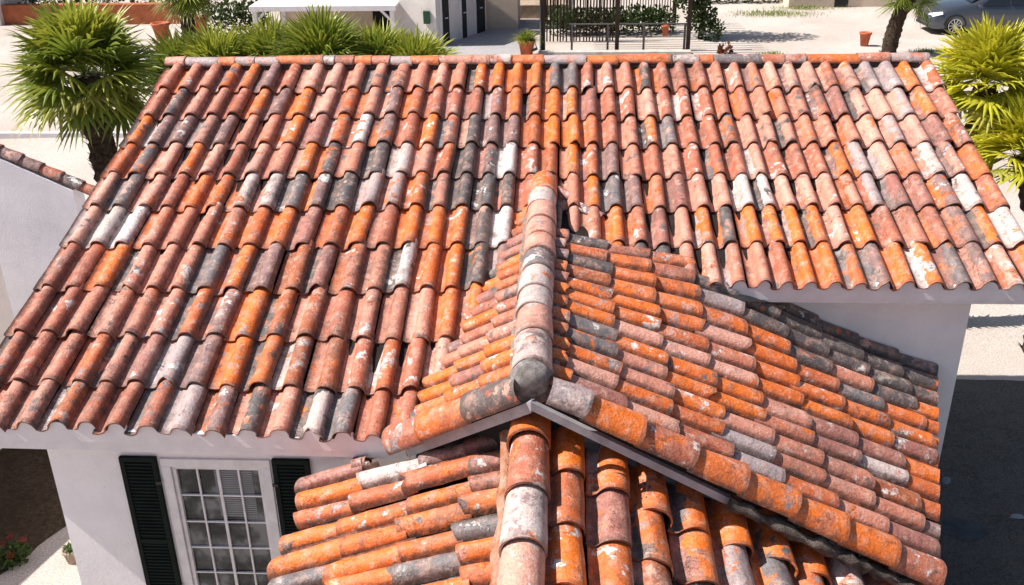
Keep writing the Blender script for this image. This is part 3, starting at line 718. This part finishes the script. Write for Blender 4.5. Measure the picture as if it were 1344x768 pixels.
def fan(mb, A, c, d, R, nl=22, spread=R_(205), tone=.5, pet=.5, dry=0, wid=.03):
    """petiole from c in direction d, then a fan of leaflets"""
    d = d.normalized(); tip = c+d*pet+Vector((0, 0, -.04*pet))
    up = Vector((0, 0, 1)) if abs(d.z) < .95 else Vector((random.uniform(-1, 1), random.uniform(-1, 1), .1)).normalized()
    side = d.cross(up).normalized(); n = side.cross(d).normalized()
    # thin stem
    w = .012; vs = [c-side*w, c+side*w, tip+side*w, tip-side*w]; mb.add(vs, [(0, 1, 2, 3)]); A += [(tone*.8, 0, 0, 1)]*4
    roll = random.uniform(-.5, .5); side2 = side*math.cos(roll)+n*math.sin(roll); n2 = side2.cross(d)
    for k in range(nl):
        a = -spread/2+spread*k/(nl-1)
        v = d*math.cos(a)+side2*math.sin(a)+n2*(.12*math.cos(a*2)+random.uniform(-.05, .05))
        L = R*(.72+.28*math.cos(a*.8))*random.uniform(.88, 1.05)
        blade(mb, A, tip, v, n2, L, wid, max(0, min(1, tone+random.uniform(-.15, .15))), dry, random.uniform(.08, .30))
def fan_palm(label, base, crown_z, R, nf, mat, group=None, tone=(.2, .9), lean=(0, 0), rt=.13, emin=-.35, emax=1.45, name='fan_palm', pet=.5, trunk=True, nl=22, wid=.03, cat='palm tree'):
    root = empty(name, base); tag(root, label, cat, group)
    c = Vector((lean[0], lean[1], crown_z-base[2]))
    if trunk:
        mb = MB(); pts = []; rr = []; h = c.z; n = max(6, int(h/.09))
        for k in range(n+1):
            t = k/n; pts.append((lean[0]*t*t, lean[1]*t*t, h*t)); rr.append(rt*(1.25-.25*t)*(1+.12*(k % 2))*(1.25 if t > .75 else 1))
        mb.tube(pts, rr, 12, jit=.12)
        for k in range(int(h*70)):
            t = random.random(); a = random.uniform(0, 2*math.pi); r = rt*(1.25-.25*t)
            p = Vector((lean[0]*t*t+r*math.cos(a), lean[1]*t*t+r*math.sin(a), h*t)); o_ = Vector((math.cos(a), math.sin(a), .9))
            s_ = Vector((-math.sin(a), math.cos(a), 0))*.035
            mb.add([p-s_, p+s_, p+o_*random.uniform(.05, .12)], [(0, 1, 2)])
        mb.build('trunk', BARK, root)
    mb = MB(); A = []
    for k in range(nf):
        f = (k+.5)/nf; el = emin+(emax-emin)*f**.8; az = k*2.39996+random.uniform(-.3, .3)
        d = Vector((math.cos(az)*math.cos(el), math.sin(az)*math.cos(el), math.sin(el)))
        tn = tone[0]+(tone[1]-tone[0])*min(1, max(0, f*.5+random.uniform(-.1, .6)))
        old = el < -.15 and random.random() < .35
        fan(mb, A, c+Vector((0, 0, .05*f)), d, R*random.uniform(.85, 1.1), tone=tn, pet=pet*random.uniform(.7, 1.15), dry=.9 if old else .15, nl=nl, wid=wid)
    mb.build('crown', mat, root, attrs={'ta': A})
    return root
def P3(x, y): return (x, y, gz(x, y))
fan_palm('big fan palm left of the house above the white wall', P3(-7.60, 3.0), -.74, .90, 54, LEAF, tone=(.10, 1.5), pet=.62, rt=.19, lean=(-.12, 0), emin=-.85, wid=.085, nl=20)
fan_palm('bright yellow-green fan palm beside the right end of the ridge', P3(6.62, 2.2), -.76, .68, 42, LEAFY, tone=(.3, 1.1), pet=.45, rt=.13, lean=(.0, 0), emin=-.7, wid=.066, nl=19)
fan_palm('yellow-green fan palm lower down at the right edge of the picture', P3(7.75, 1.2), -1.62, .70, 42, LEAFY, tone=(.25, 1.1), pet=.46, rt=.14, emin=-.6, wid=.068, nl=19, lean=(-.72, .2))
fan_palm('palm with a bare trunk on the pale yard near the orange pot', P3(10.65, 19.2), -1.75, .75, 30, LEAF, tone=(.3, .9), pet=.5, rt=.19, lean=(.35, .0), emin=-.9, wid=.04)
# low fan palms behind the roof ridge
HZ = -1.38
hid = [(-7.1, 5.6, HZ-.1, .85, 'low fan palm between the big left palm and the left end of the ridge'), (-6.3, 5.4, HZ+.02, .95, 'low fan palm showing just over the left end of the ridge'), (-5.35, 5.7, HZ+.08, .95, 'low fan palm behind the ridge under the left end of the white awning'),
       (-4.2, 5.1, HZ+.26, 1.05, 'tallest dark green fan palm behind the ridge in front of the awning'), (-3.3, 5.6, HZ+.05, .85, 'bright low fan palm behind the ridge between the tallest one and the white doors'),
       (-2.55, 5.4, HZ-.02, .80, 'small pale fan palm behind the ridge nearest the white doors')]
for i, (x, y, z, R, lab) in enumerate(hid):
    fan_palm(lab, P3(x, y), z, R, 40, LEAF, group='fan palms behind the roof ridge', tone=(.05+.2*(i % 2), 1.0+.2*(i % 3)), pet=.4, rt=.1, emin=.0, wid=.055, nl=20, lean=(0, 0))
fan_palm('pale drooping fan palm standing at the top left by the clay pots', P3(-13.0, 21.5), -1.75, 1.0, 38, LEAF, tone=(.35, 1), pet=.6, rt=.2, emin=-1.0, wid=.05)

def bush(mb, A, c, r, n, size, tone=(0, 1), flat=1.0, up=.3):
    c = Vector(c)
    for k in range(n):
        v = Vector((random.gauss(0, 1), random.gauss(0, 1), random.gauss(0, 1))).normalized()*random.random()**.45
        p = c+Vector((v.x*r, v.y*r, v.z*r*flat)); 
        d = (Vector((v.x, v.y, v.z+up))+Vector((random.uniform(-.7, .7), random.uniform(-.7, .7), random.uniform(-.5, .7)))).normalized()
        s_ = d.cross(Vector((random.uniform(-1, 1), random.uniform(-1, 1), random.uniform(-1, 1)))).normalized()*size*.4; L = size*random.uniform(.7, 1.4)
        tn = random.uniform(*tone); mb.add([p, p+d*L*.5+s_, p+d*L, p+d*L*.5-s_], [(0, 1, 2, 3)]); A += [(tn, .05, 0, 1)]*4
def pot(label, loc, r, h, plant=None, mat=POT, name='plant_pot', cat='pot', group=None):
    root = empty(name, loc); tag(root, label, cat, group)
    mb = MB(); mb.lathe((0, 0, 0), [(0, 0), (r*.62, 0), (r*.9, h*.86), (r*1.02, h*.86), (r*1.02, h), (r*.86, h), (r*.82, h*.9), (0, h*.9)], 20); mb.build('pot', mat, root)
    if plant:
        mb = MB(); A = []
        kind, pr, n, sz, tone, m = plant
        if kind == 'grass':
            for k in range(n):
                a = random.uniform(0, 6.28); e = random.uniform(.2, 1.5); d = Vector((math.cos(a)*math.cos(e), math.sin(a)*math.cos(e), math.sin(e)))
                blade(mb, A, Vector((random.uniform(-.4, .4)*r, random.uniform(-.4, .4)*r, h*.9)), d, Vector((0, 0, 1)), pr*random.uniform(.6, 1.1), sz, random.uniform(*tone), .1, .35)
        else: bush(mb, A, (0, 0, h+pr*.7), pr, n, sz, tone)
        mb.build('plant', m, root, attrs={'ta': A})
    return root

# ------------------------------------------------------------------ neighbour wall on the left
def tagm(o, *a, **k): return tag(o, *a, **k)
nw = empty('garden_wall', (-6.7, 0, -4.8)); tag(nw, 'tall white rendered wall with sloping tile coping at the left edge', 'wall')
mb = MB(); X0 = -12.0
def nz(x): return -1.60-4.8*0-(x+6.7)*.49
za, zb = nz(-6.7)+4.8, nz(X0)+4.8
vs = [(X0+6.7, 0, -.2), (0, 0, -.2), (0, 0, za-.12), (X0+6.7, 0, zb-.12), (X0+6.7, .3, -.2), (0, .3, -.2), (0, .3, za-.12), (X0+6.7, .3, zb-.12)]
mb.add(vs, [(0,1,2,3), (7,6,5,4), (1,5,6,2), (0,3,7,4), (2,6,7,3), (0,4,5,1)]); mb.build('wall', stucco('neighbour_stucco', (.84, .80, .84), .15), nw)
mb = MB(); A = []; B = []
Dn = Vector((1, 0, -.49)).normalized(); p = Vector((X0+6.7, .15, zb-.09))
k = 0
while p.x < .1:
    q_ = p+Dn*.30
    for yy in (.12,): cap_tile(mb, A, B, p+Vector((0, yy-.15, 0))-Dn*.05, q_+Vector((0, yy-.15, .015)), (0, 1, 0), .10, .115, c=(random.choice([.81, .74, .22]), random.uniform(.66, .8)), n=10, nl=2)
    p = q_
mb.build('coping', TC, nw, attrs={'ta': A, 'tb': B})
sw = MB(); sw.add([(-8.6, -6.2, -4.9), (-8.1, -4.75, -4.9), (-7.25, -1.2, -4.9), (-7.5, -1.1, -4.9), (-8.4, -4.7, -4.9), (-8.9, -6.1, -4.9)]+[(-8.6, -6.2, -1.9), (-8.1, -4.75, -1.9), (-7.25, -1.2, -1.9), (-7.5, -1.1, -1.9), (-8.4, -4.7, -1.9), (-8.9, -6.1, -1.9)],
    [(0,1,2,3,4,5), (11,10,9,8,7,6), (0,6,7,1), (1,7,8,2), (2,8,9,3), (3,9,10,4), (4,10,11,5), (5,11,6,0)])
tag(sw.build('unseen_shade_wall', WALL2), 'unseen rendered boundary wall left of the soil bed, placed to shade it', 'wall')  # wall out of view, added so its shadow covers the soil
kb = MB(); kb.box((-12.5, 10.2, gz(-12.5, 10.2)+.04), (9, .18, .16)); tag(kb.build('kerb', TRIM), kind='structure')

# flowers bottom left
fl = empty('geranium', (-6.02, -4.2, -4.8)); tag(fl, 'green geranium bush with red flowers on the soil at lower left', 'plant')
mb = MB(); A = []; bush(mb, A, (0, 0, .10), .17, 420, .05, (.1, .9), .7); mb.build('leaves', LEAFD, fl, attrs={'ta': A})
RED = simple('red_petals', (.30, .035, .025), .6, .3, .3, 20)
for (dx, dy, dz) in ((-.16, .05, .26), (-.20, -.02, .2), (.10, .10, .30), (-.10, .14, .30), (.04, -.1, .24)):
    mb = MB(); A = []; bush(mb, A, (dx*.8, dy, dz-.06), .034, 40, .022, (0, 1)); mb.build('flower', RED, fl)
pot('small pale pot with a sparse plant at the foot of the left wall corner', (-5.35, -4.16, -4.8), .10, .18, ('grass', .16, 26, .028, (.2, .9), LEAFD), mat=simple('pale_pot', (.42, .30, .24), .9, .2, .3, 9))
# ------------------------------------------------------------------ right yard bits
PALE = simple('splashed_plaster', (.30, .32, .34), .9, .2, .4, 9, .6)
def blob(name, c, r, h, m, label, cat, n=18, sx=1, sy=1):
    mb = MB(); ring = []
    for k in range(n):
        a = 2*math.pi*k/n; rr = r*(1+.35*noise.noise(Vector((math.cos(a)*1.6, math.sin(a)*1.6, c[0]*3)))); ring.append((c[0]+rr*math.cos(a)*sx, c[1]+rr*math.sin(a)*sy, c[2]))
    top = [(c[0]+(p[0]-c[0])*.8, c[1]+(p[1]-c[1])*.8, c[2]+h*random.uniform(.6, 1.2)) for p in ring]
    mb.add(ring+top+[(c[0], c[1], c[2]+h)], [(k, (k+1) % n, n+(k+1) % n, n+k) for k in range(n)]+[(n+k, n+(k+1) % n, 2*n) for k in range(n)], True)
    return tag(mb.build(name, m), label, cat)
blob('plaster_lump', (4.95, -2.35, -4.79), .11, .07, PALE, 'ragged pale plaster lump in the shade at the wall foot, the larger one', 'rubble')
blob('plaster_lump', (5.15, -2.30, -4.79), .06, .05, PALE, 'small pale plaster lump just right of the larger one in the shade', 'rubble')
blob('concrete_patch', (5.02, -3.25, -4.792), .27, .012, simple('patch_concrete', (.085, .09, .095), .95, .1, .3, 8, .4), 'grey concrete patch on the dark yard near the right roof corner', 'patch', 26, 1, .7)
blob('paper_scrap', (5.75, -3.0, -4.79), .06, .03, simple('crumpled_paper', (.35, .36, .38), .9, .2, .3, 9), 'crumpled pale scrap lying alone on the dark yard', 'litter', 12, 1.4, .6)
mb = MB(); A = []; bush(mb, A, (4.75, -2.2, -4.66), .17, 420, .075, (0, .25), .8); o = mb.build('weed', LEAFD, attrs={'ta': A}); tag(o, 'dark weeds in the shade at the foot of the right wall', 'plant')

# ------------------------------------------------------------------ top left: long orange planter wall, pots
ot = MB(); ot.box((-18.6, 26.5, -3.25), (7.6, .5, .85)); ow = tag(ot.build('planter_wall', simple('orange_render', (.42, .13, .06), .9, .2, .35, 3, .4)), 'long orange rendered planter wall at the top left', 'wall')
mb = MB(); A = []
for k in range(12): bush(mb, A, (-22+k*.62, 27.4, -2.6), .45, 120, .16, (0, .4))
tag(mb.build('hedge', LEAFD, attrs={'ta': A}), 'dark hedge behind the long orange planter wall', 'hedge')
cw = empty('white_building', (-22.6, 26.0, -3.6)); tag(cw, 'white building corner with a small dark window at the top left corner', 'building')
mb = MB(); mb.box((-1.8, 1.5, 1.4), (4, 3, 2.8)); mb.build('wall', WALL2, cw)
mb = MB(); mb.box((-.22, -.02, .55), (.30, .06, .5)); mb.build('window', DARK, cw)
pot('tall clay pot beneath the drooping palm at the top left', (-14.5, 22.7, -3.6), .34, .62)
pot('clay pot to the right of the tall pot beneath the drooping palm', (-13.3, 23.3, -3.6), .38, .75, ('bush', .45, 260, .14, (.3, 1), LEAFD))
mb = MB(); A = []
bush(mb, A, (-12.2, 23.2, -2.9), .7, 500, .15, (0, .5)); bush(mb, A, (-11.3, 23.6, -2.9), .6, 400, .15, (0, .4))
tag(mb.build('shrub', LEAFD, attrs={'ta': A}), 'dark shrubs between the clay pots and the white awning', 'shrub')

# ------------------------------------------------------------------ white awning
aw = empty('awning', (-7.9, 20.6, -3.6)); tag(aw, 'white flat awning roof on white posts behind the palms', 'awning')
AWM = simple('white_sheet', (.82, .80, .79), .6, .3, .08, 3, .2)
mb = MB(); mb.box((0, 1.7, 1.52), (5.0, 3.8, .10), rx=.04); mb.build('roof', AWM, aw, bevel=.01)
mb = MB(); mb.box((0, -.16, 1.40), (5.0, .08, .16)); mb.build('beam', TRIM, aw, bevel=.005)
for x_, y_ in ((-2.35, -.1), (2.35, -.1), (-2.35, 3.4), (2.35, 3.4)):
    mb = MB(); mb.box((x_, y_, .68), (.15, .15, 1.36)); p_ = mb.build('post', TRIM, aw, bevel=.005)
    mb = MB(); s_ = 1 if x_ < 0 else -1; mb.bar((x_, y_, .95), (x_+s_*.38, y_, 1.33), .08); mb.build('brace', TRIM, p_)
bk = empty('plaster_house', (-6.0, 24.0, -3.6)); tag(bk, 'beige plastered house with a dark opening behind the white awning', 'house')
mb = MB(); mb.box((0, 1.4, 1.6), (9.0, 2.2, 3.4)); mb.build('wall', BEIGE, bk)
mb = MB(); mb.box((-.45, .28, .75), (1.0, .06, 1.7)); mb.build('doorway', DARK, bk)
# ------------------------------------------------------------------ white building with doors, facing right
wb = empty('white_building', (-4.1, 20.7, -3.6)); tag(wb, 'white building with dark doors along the shaded courtyard', 'building')
dv = Vector((1.45, 3.3, 0)); dl = dv.length; ang = math.atan2(dv.y, dv.x)
mb = MB(); nb = Vector((-dv.y, dv.x, 0)).normalized()
a = Vector((0, 0, 0)); b_ = dv; w_ = 1.5
base = [a, b_, b_+nb*.2, Vector((-1.35, 1.2, 0))*1+nb*0, Vector((-1.35, .0, 0))]
base = [Vector((0, 0, 0)), dv, dv+Vector((-1.6, .2, 0)), Vector((-1.5, .4, 0))]
mb.add([p+Vector((0, 0, -.3)) for p in base]+[p+Vector((0, 0, 2.9)) for p in base], [(3,2,1,0), (4,5,6,7), (0,1,5,4), (1,2,6,5), (2,3,7,6), (3,0,4,7)])
mb.build('wall', stucco('courtyard_stucco', (.72, .66, .63), .2), wb)
dn = -nb
def on(t, o, z): p = dv*t+dn*o; return (p.x, p.y, z)
for t, w_, col, nm in ((-.03, 0, 0, 0),): pass
for (t, w_, h_, m_) in ((.16, .42, 2.1, DARK), (.52, .30, 2.1, DARK), (.86, .62, 2.1, DARK)):
    f = MB(); f.box(on(t, .012, h_/2), (w_+.16, .05, h_+.1), rz=ang); fo = f.build('door_frame', TRIM, wb, bevel=.004)
    f = MB(); f.box(on(t, .035, h_/2-.02), (w_, .04, h_), rz=ang); do = f.build('door', m_, wb)
    f = MB(); f.box(on(t, .075, .95), (.14, .05, .03), rz=ang); f.build('handle', TRIM, do)
lb = MB(); lb.box((-.32, .02, 1.05), (.22, .14, .42)); lb.build('letter_box', simple('green_box', (.03, .09, .04), .6, .3), wb, bevel=.01)
# pier at the end and steps behind
pr = MB(); pr.box((-2.45, 24.7, -2.2), (.7, .5, 3.0)); tag(pr.build('pillar', WALL2), 'white rendered pillar at the far end of the shaded courtyard', 'pillar')
st = MB(); st.box((-1.3, 27.6, -3.35), (3.2, 1.4, .6)); tag(st.build('terrace_wall', simple('tan_stone', (.42, .32, .24), .9, .2, .4, 4, .5), bevel=.02), 'low tan stone terrace wall behind the potted grass', 'wall')
tw = MB(); tw.box((-1.5, 29.6, -2.6), (4.2, .4, 2.2)); tag(tw.build('terrace_house_wall', WALL2), 'sunlit white wall above the low tan terrace wall', 'wall')
dr = MB(); dr.box((-1.35, 29.38, -2.6), (.6, .06, 2.0)); tag(dr.build('wooden_door', simple('brown_door', (.12, .04, .025), .7, .3)), 'reddish brown door in the sunlit white wall', 'door')
for k, (x_, y_) in enumerate(((-2.35, 26.4), (-1.95, 26.3))):
    pot(['round brown pot at the foot of the tan terrace wall', 'dark pot of dry stems beside the round brown pot'][k], (x_, y_, -3.55), .24, .4, ('bush', .3, 200, .1, (0, .3), LEAFD) if k else None, mat=POT if k == 0 else IRON)
pot('clay pot of bright green grass at the courtyard corner', (-.98, 19.3, -3.6), .29, .52, ('grass', .62, 420, .02, (.3, 1), LEAF))
pot('orange pot standing by the palm trunk on the pale yard', (10.35, 20.9, -3.6), .20, .44)

# ------------------------------------------------------------------ dark timber pergola with lattice
pg = empty('pergola', (2.0, 22.5, -3.6)); tag(pg, 'dark timber pergola with slatted sides behind the roof ridge', 'pergola')
for x_, y_ in ((-2.45, -2.6), (-2.5, 2.6), (0, -2.4), (2.35, -2.4), (2.4, 2.6)):
    mb = MB(); mb.box((x_, y_, 1.3), (.13, .13, 2.6)); mb.build('post', WOOD, pg)
mb = MB()
for k in range(15): mb.box((0, -2.9+k*.42, 2.62), (5.6, .07, .14))
mb.build('roof_slats', WOOD, pg)
mb = MB()
for k in range(46):
    x_ = -2.3+k*.103; h_ = 2.4
    if random.random() < .93: mb.box((x_, 2.62, h_/2+.05), (.035, .03, h_))
for z_ in (.2, 1.2, 2.3): mb.box((0, 2.65, z_), (4.8, .05, .06))
mb.build('lattice', WOOD, pg)
mb = MB()
for k in range(22):
    x_ = -2.35+k*.115
    if random.random() < .9: mb.box((x_, -.5+random.uniform(-.05, .05), 1.1), (.05, .03, 2.2), ry=random.uniform(-.02, .02))
mb.build('slat_screen', WOOD, pg)
rl = empty('railing', (3.4, 20.3, -3.6)); tag(rl, 'low iron railing in front of the pergola beside the small red pot', 'railing')
for x_ in (-2.9, -1.7, -.5, .85):
    mb = MB(); mb.box((x_, 0, .42), (.07, .07, .84)); mb.build('post', simple('grey_iron', (.10, .09, .09), .6, .4), rl)
mb = MB(); mb.box((-1.03, 0, .86), (3.9, .05, .04)); mb.box((-1.03, 0, .45), (3.8, .03, .03)); mb.build('rail', simple('grey_iron_rail', (.14, .13, .13), .6, .4), rl)
pot('small red pot hanging on the railing at the pergola corner', (3.58, 20.1, -3.1), .13, .34)
pp = MB(); pp.tube([(-.52, 19.75, -3.6), (-.52, 19.75, .3)], .045, 10); tag(pp.build('iron_pole', IRON), 'thin black pole rising right of the potted grass', 'pole')
mb = MB(); A = []
for k in range(16): bush(mb, A, (-.1+k*.27, 23.6+random.uniform(-.6, .6), -3.1), .42, 150, .14, (0, .35))
tag(mb.build('shrub', LEAFD, attrs={'ta': A}), 'dark shrubbery growing inside the timber pergola', 'shrub')
sh = empty('shade_tree', (5.05, 22.4, -3.6)); tag(sh, 'dark leafy tree at the right corner of the pergola', 'tree')
mb = MB(); mb.tube([(0, 0, 0), (.05, 0, .8), (.0, .1, 1.8), (-.2, .1, 2.8)], [.10, .08, .07, .05], 8, jit=.1); mb.build('trunk', BARK, sh)
mb = MB(); A = []
for (cx, cy, cz, r, n) in ((0, 0, .75, .5, 500), (.35, -.3, .35, .4, 260), (-.3, .2, 1.5, .7, 600), (.2, 0, 2.3, 1.0, 900), (-.9, .3, 2.9, 1.1, 900), (.9, .1, 2.8, .8, 500), (-1.8, .2, 3.2, .9, 500)): bush(mb, A, (cx, cy, cz), r, n, .13, (0, .6))
mb.build('crown', LEAFD, sh, attrs={'ta': A})
# planter pergola base strip
cb = MB(); cb.box((1.9, 19.55, -3.55), (5.0, .35, .14)); tag(cb.build('pergola_kerb', simple('pale_stone', (.55, .50, .46), .9, .2, .3, 6, .5), bevel=.01), 'pale stone edging in front of the railing', 'kerb')

# ------------------------------------------------------------------ far wall with dark door, grass
fw = empty('beige_building', (11.4, 29.5, -3.6)); tag(fw, 'long beige building with a dark doorway at the top right', 'building')
mb = MB(); mb.box((.5, 1.5, 1.6), (4.6, 3, 3.4)); mb.build('wall', BEIGE, fw)
mb = MB(); mb.box((.35, -.02, .85), (.55, .06, 1.9)); mb.build('doorway', DARK, fw)
def grass(name, c, rx, ry, n, L, label, tone=(.2, .9), m=LEAF):
    mb = MB(); A = []
    for k in range(n):
        x = c[0]+random.gauss(0, rx*.5); y = c[1]+random.gauss(0, ry*.5); a = random.uniform(0, 6.28); e = random.uniform(.7, 1.5)
        blade(mb, A, Vector((x, y, gz(x, y))), Vector((math.cos(a)*math.cos(e), math.sin(a)*math.cos(e), math.sin(e))), Vector((0, 0, 1)), L*random.uniform(.5, 1.1), .02, random.uniform(*tone), .2, .3)
    o = mb.build(name, m, attrs={'ta': A}); return tag(o, kind='stuff')
grass('grass', (8.6, 27.6), 1.6, .8, 900, .22, ''); grass('grass', (10.2, 29.0), 1.2, .4, 400, .25, '')
tag(grass('grass', (6.95, 19.3), .45, .25, 160, .2, ''), kind='stuff'); grass('grass', (11.9, 19.6), .5, .3, 160, .2, '', (.3, .8))
mb = MB(); A = []; bush(mb, A, (5.5, 19.6, -3.52), .22, 90, .14, (0, .2)); tag(mb.build('dry_branch', simple('dry_wood', (.16, .06, .035), .9, .1), attrs={'ta': A}), 'dry reddish twigs lying on the pale ground right of the railing', 'twigs')
dh = MB(); A = []
for k in range(9): bush(dh, A, (5.6+k*.5, 31.0, -3.2), .5, 120, .16, (0, .3))
tag(dh.build('hedge', LEAFD, attrs={'ta': A}), 'dark hedge at the far top edge right of the pergola', 'hedge')

# ------------------------------------------------------------------ car
car = empty('parked_car', (15.35, 23.6, -3.6)); tag(car, 'dark grey parked car facing left at the top right corner', 'car')
CARP, nt, b = nodes('car_paint', .28, .5); b.inputs['Base Color'].default_value = (.075, .085, .105, 1); b.inputs['Metallic'].default_value = .6; b.inputs['Coat Weight'].default_value = .6
GLS = glassmat('car_glass', (.012, .014, .018), .05); TYRE = simple('tyre_rubber', (.02, .02, .02), .85, .2, .2); RIM = simple('alloy', (.55, .56, .58), .3, .6, .05, metal=.9)
PLA = simple('black_plastic', (.015, .015, .016), .5, .4, .2); LAMP = simple('headlamp_glass', (.75, .78, .82), .08, .8, .05)
# x along length (front at -2.25), sections: (x, half width low, z low, z belt, half width belt, z top, half width top)
secs = [(-2.26, .62, .30, .52, .60, .60, .52), (-2.18, .78, .22, .66, .76, .74, .62), (-1.95, .88, .20, .76, .86, .86, .70), (-1.45, .91, .20, .86, .89, .97, .76), (-.98, .91, .20, .92, .90, 1.04, .78),
        (-.80, .91, .20, .93, .90, 1.06, .80), (-.15, .91, .20, .95, .90, 1.42, .64), (.35, .91, .20, .96, .90, 1.50, .62), (1.1, .91, .20, .98, .90, 1.49, .62), (1.75, .90, .20, 1.00, .88, 1.36, .60), (2.15, .88, .24, 1.00, .85, 1.08, .72), (2.28, .80, .32, .90, .78, .98, .66), (2.32, .70, .36, .70, .68, .74, .6)]
def carpts(s):
    x, wl, zl, zb, wb_, zt, wt = s
    half = [(wl*.9, zl), (wl, zl+.08), (wl+.02, (zl+zb)/2), (wb_, zb), (wt+.04, zt-.05 if zt-zb > .12 else zt-.02), (wt, zt), (wt*.5, zt+.035)]
    return [(x, -w, z) for w, z in half]+[(x, 0, half[-1][1]+.008)]+[(x, w, z) for w, z in half[::-1]]
mb = MB(); P_ = [carpts(s) for s in secs]; nn = len(P_[0]); vs = [p for r_ in P_ for p in r_]; fs = []
for i in range(len(P_)-1):
    for k in range(nn-1): fs.append((i*nn+k, i*nn+k+1, (i+1)*nn+k+1, (i+1)*nn+k))
fs += [tuple(range(nn)), tuple(range((len(P_)-1)*nn, len(P_)*nn))[::-1]]
mb.add(vs, fs, True); body = mb.build('body', CARP, car)
md = body.modifiers.new('sub', 'SUBSURF'); md.levels = 1; md.render_levels = 2
def quad(mb, pts, off): mb.add([Vector(p)+Vector(off) for p in pts], [tuple(range(len(pts)))])
mb = MB()
quad(mb, [(-.86, -.66, 1.075), (-.22, -.57, 1.395), (-.22, .57, 1.395), (-.86, .66, 1.075)], (-.03, 0, .035)); mb.build('windscreen', GLS, car)
for sgn in (-1, 1):
    for pts in ([(-.62, .875, .985), (.32, .885, .99), (.30, .675, 1.40), (-.12, .685, 1.36)], [(.40, .885, .995), (1.25, .88, 1.0), (1.18, .67, 1.41), (.38, .675, 1.415)], [(1.33, .875, 1.01), (1.72, .86, 1.02), (1.55, .67, 1.34), (1.26, .67, 1.39)]):
        mb = MB(); quad(mb, [(x, y*sgn, z) for x, y, z in pts], (0, sgn*.02, .01)); mb.build('side_window', GLS, car)
    mb = MB(); mb.box((-.70, sgn*.98, 1.02), (.12, .16, .11)); mb.build('mirror', CARP, car, bevel=.03)
    mb = MB(); mb.add([(-2.19, sgn*.45, .60), (-2.12, sgn*.74, .62), (-1.84, sgn*.875, .72), (-1.86, sgn*.84, .80), (-2.10, sgn*.66, .755), (-2.19, sgn*.45, .70)], [(0, 1, 2, 3, 4, 5)])
    mb.v = [(x-.045, y+sgn*.025, z+.01) for x, y, z in mb.v]; mb.build('headlight', LAMP, car)
    for wx in (-1.42, 1.40):
        w = empty('wheel'); w.parent = car; w.location = (wx, sgn*.80, .335)
        mb = MB(); mb.tube([(0, -.11, 0), (0, -.10, 0), (0, .10, 0), (0, .11, 0)], [.28, .335, .335, .28], 28); mb.build('tyre', TYRE, w)
        mb = MB(); mb.tube([(0, sgn*.10, 0), (0, sgn*.118, 0)], .235, 28)
        ro = mb.build('rim_back', PLA, w); mb = MB()
        for k in range(10):
            a = 2*math.pi*k/10; mb.bar((0, sgn*.122, 0), (.225*math.cos(a), sgn*.122, .225*math.sin(a)), .034, .02)
        n = 28; ring = [(r*math.cos(2*math.pi*k/n), sgn*.124, r*math.sin(2*math.pi*k/n)) for r in (.215, .24) for k in range(n)]
        mb.add(ring, [(k, (k+1) % n, n+(k+1) % n, n+k) for k in range(n)]); mb.build('rim', RIM, w)
        mb = MB(); rr_ = .39; n = 18
        arc = [(wx+r*math.cos(math.pi*k/n), sgn*.925, .335+r*math.sin(math.pi*k/n)) for r in (.33, rr_) for k in range(n+1)]
        mb.add(arc, [(k, k+1, n+1+k+1, n+1+k) for k in range(n)]); mb.build('wheel_arch', PLA, car)
mb = MB(); mb.box((-2.275, 0, .50), (.03, .95, .20)); mb.box((-2.25, 0, .31), (.06, 1.2, .09)); mb.build('grille', PLA, car, bevel=.01)
for sgn in (-1, 1):
    for dx in (-.62, .36, 1.28):
        pass
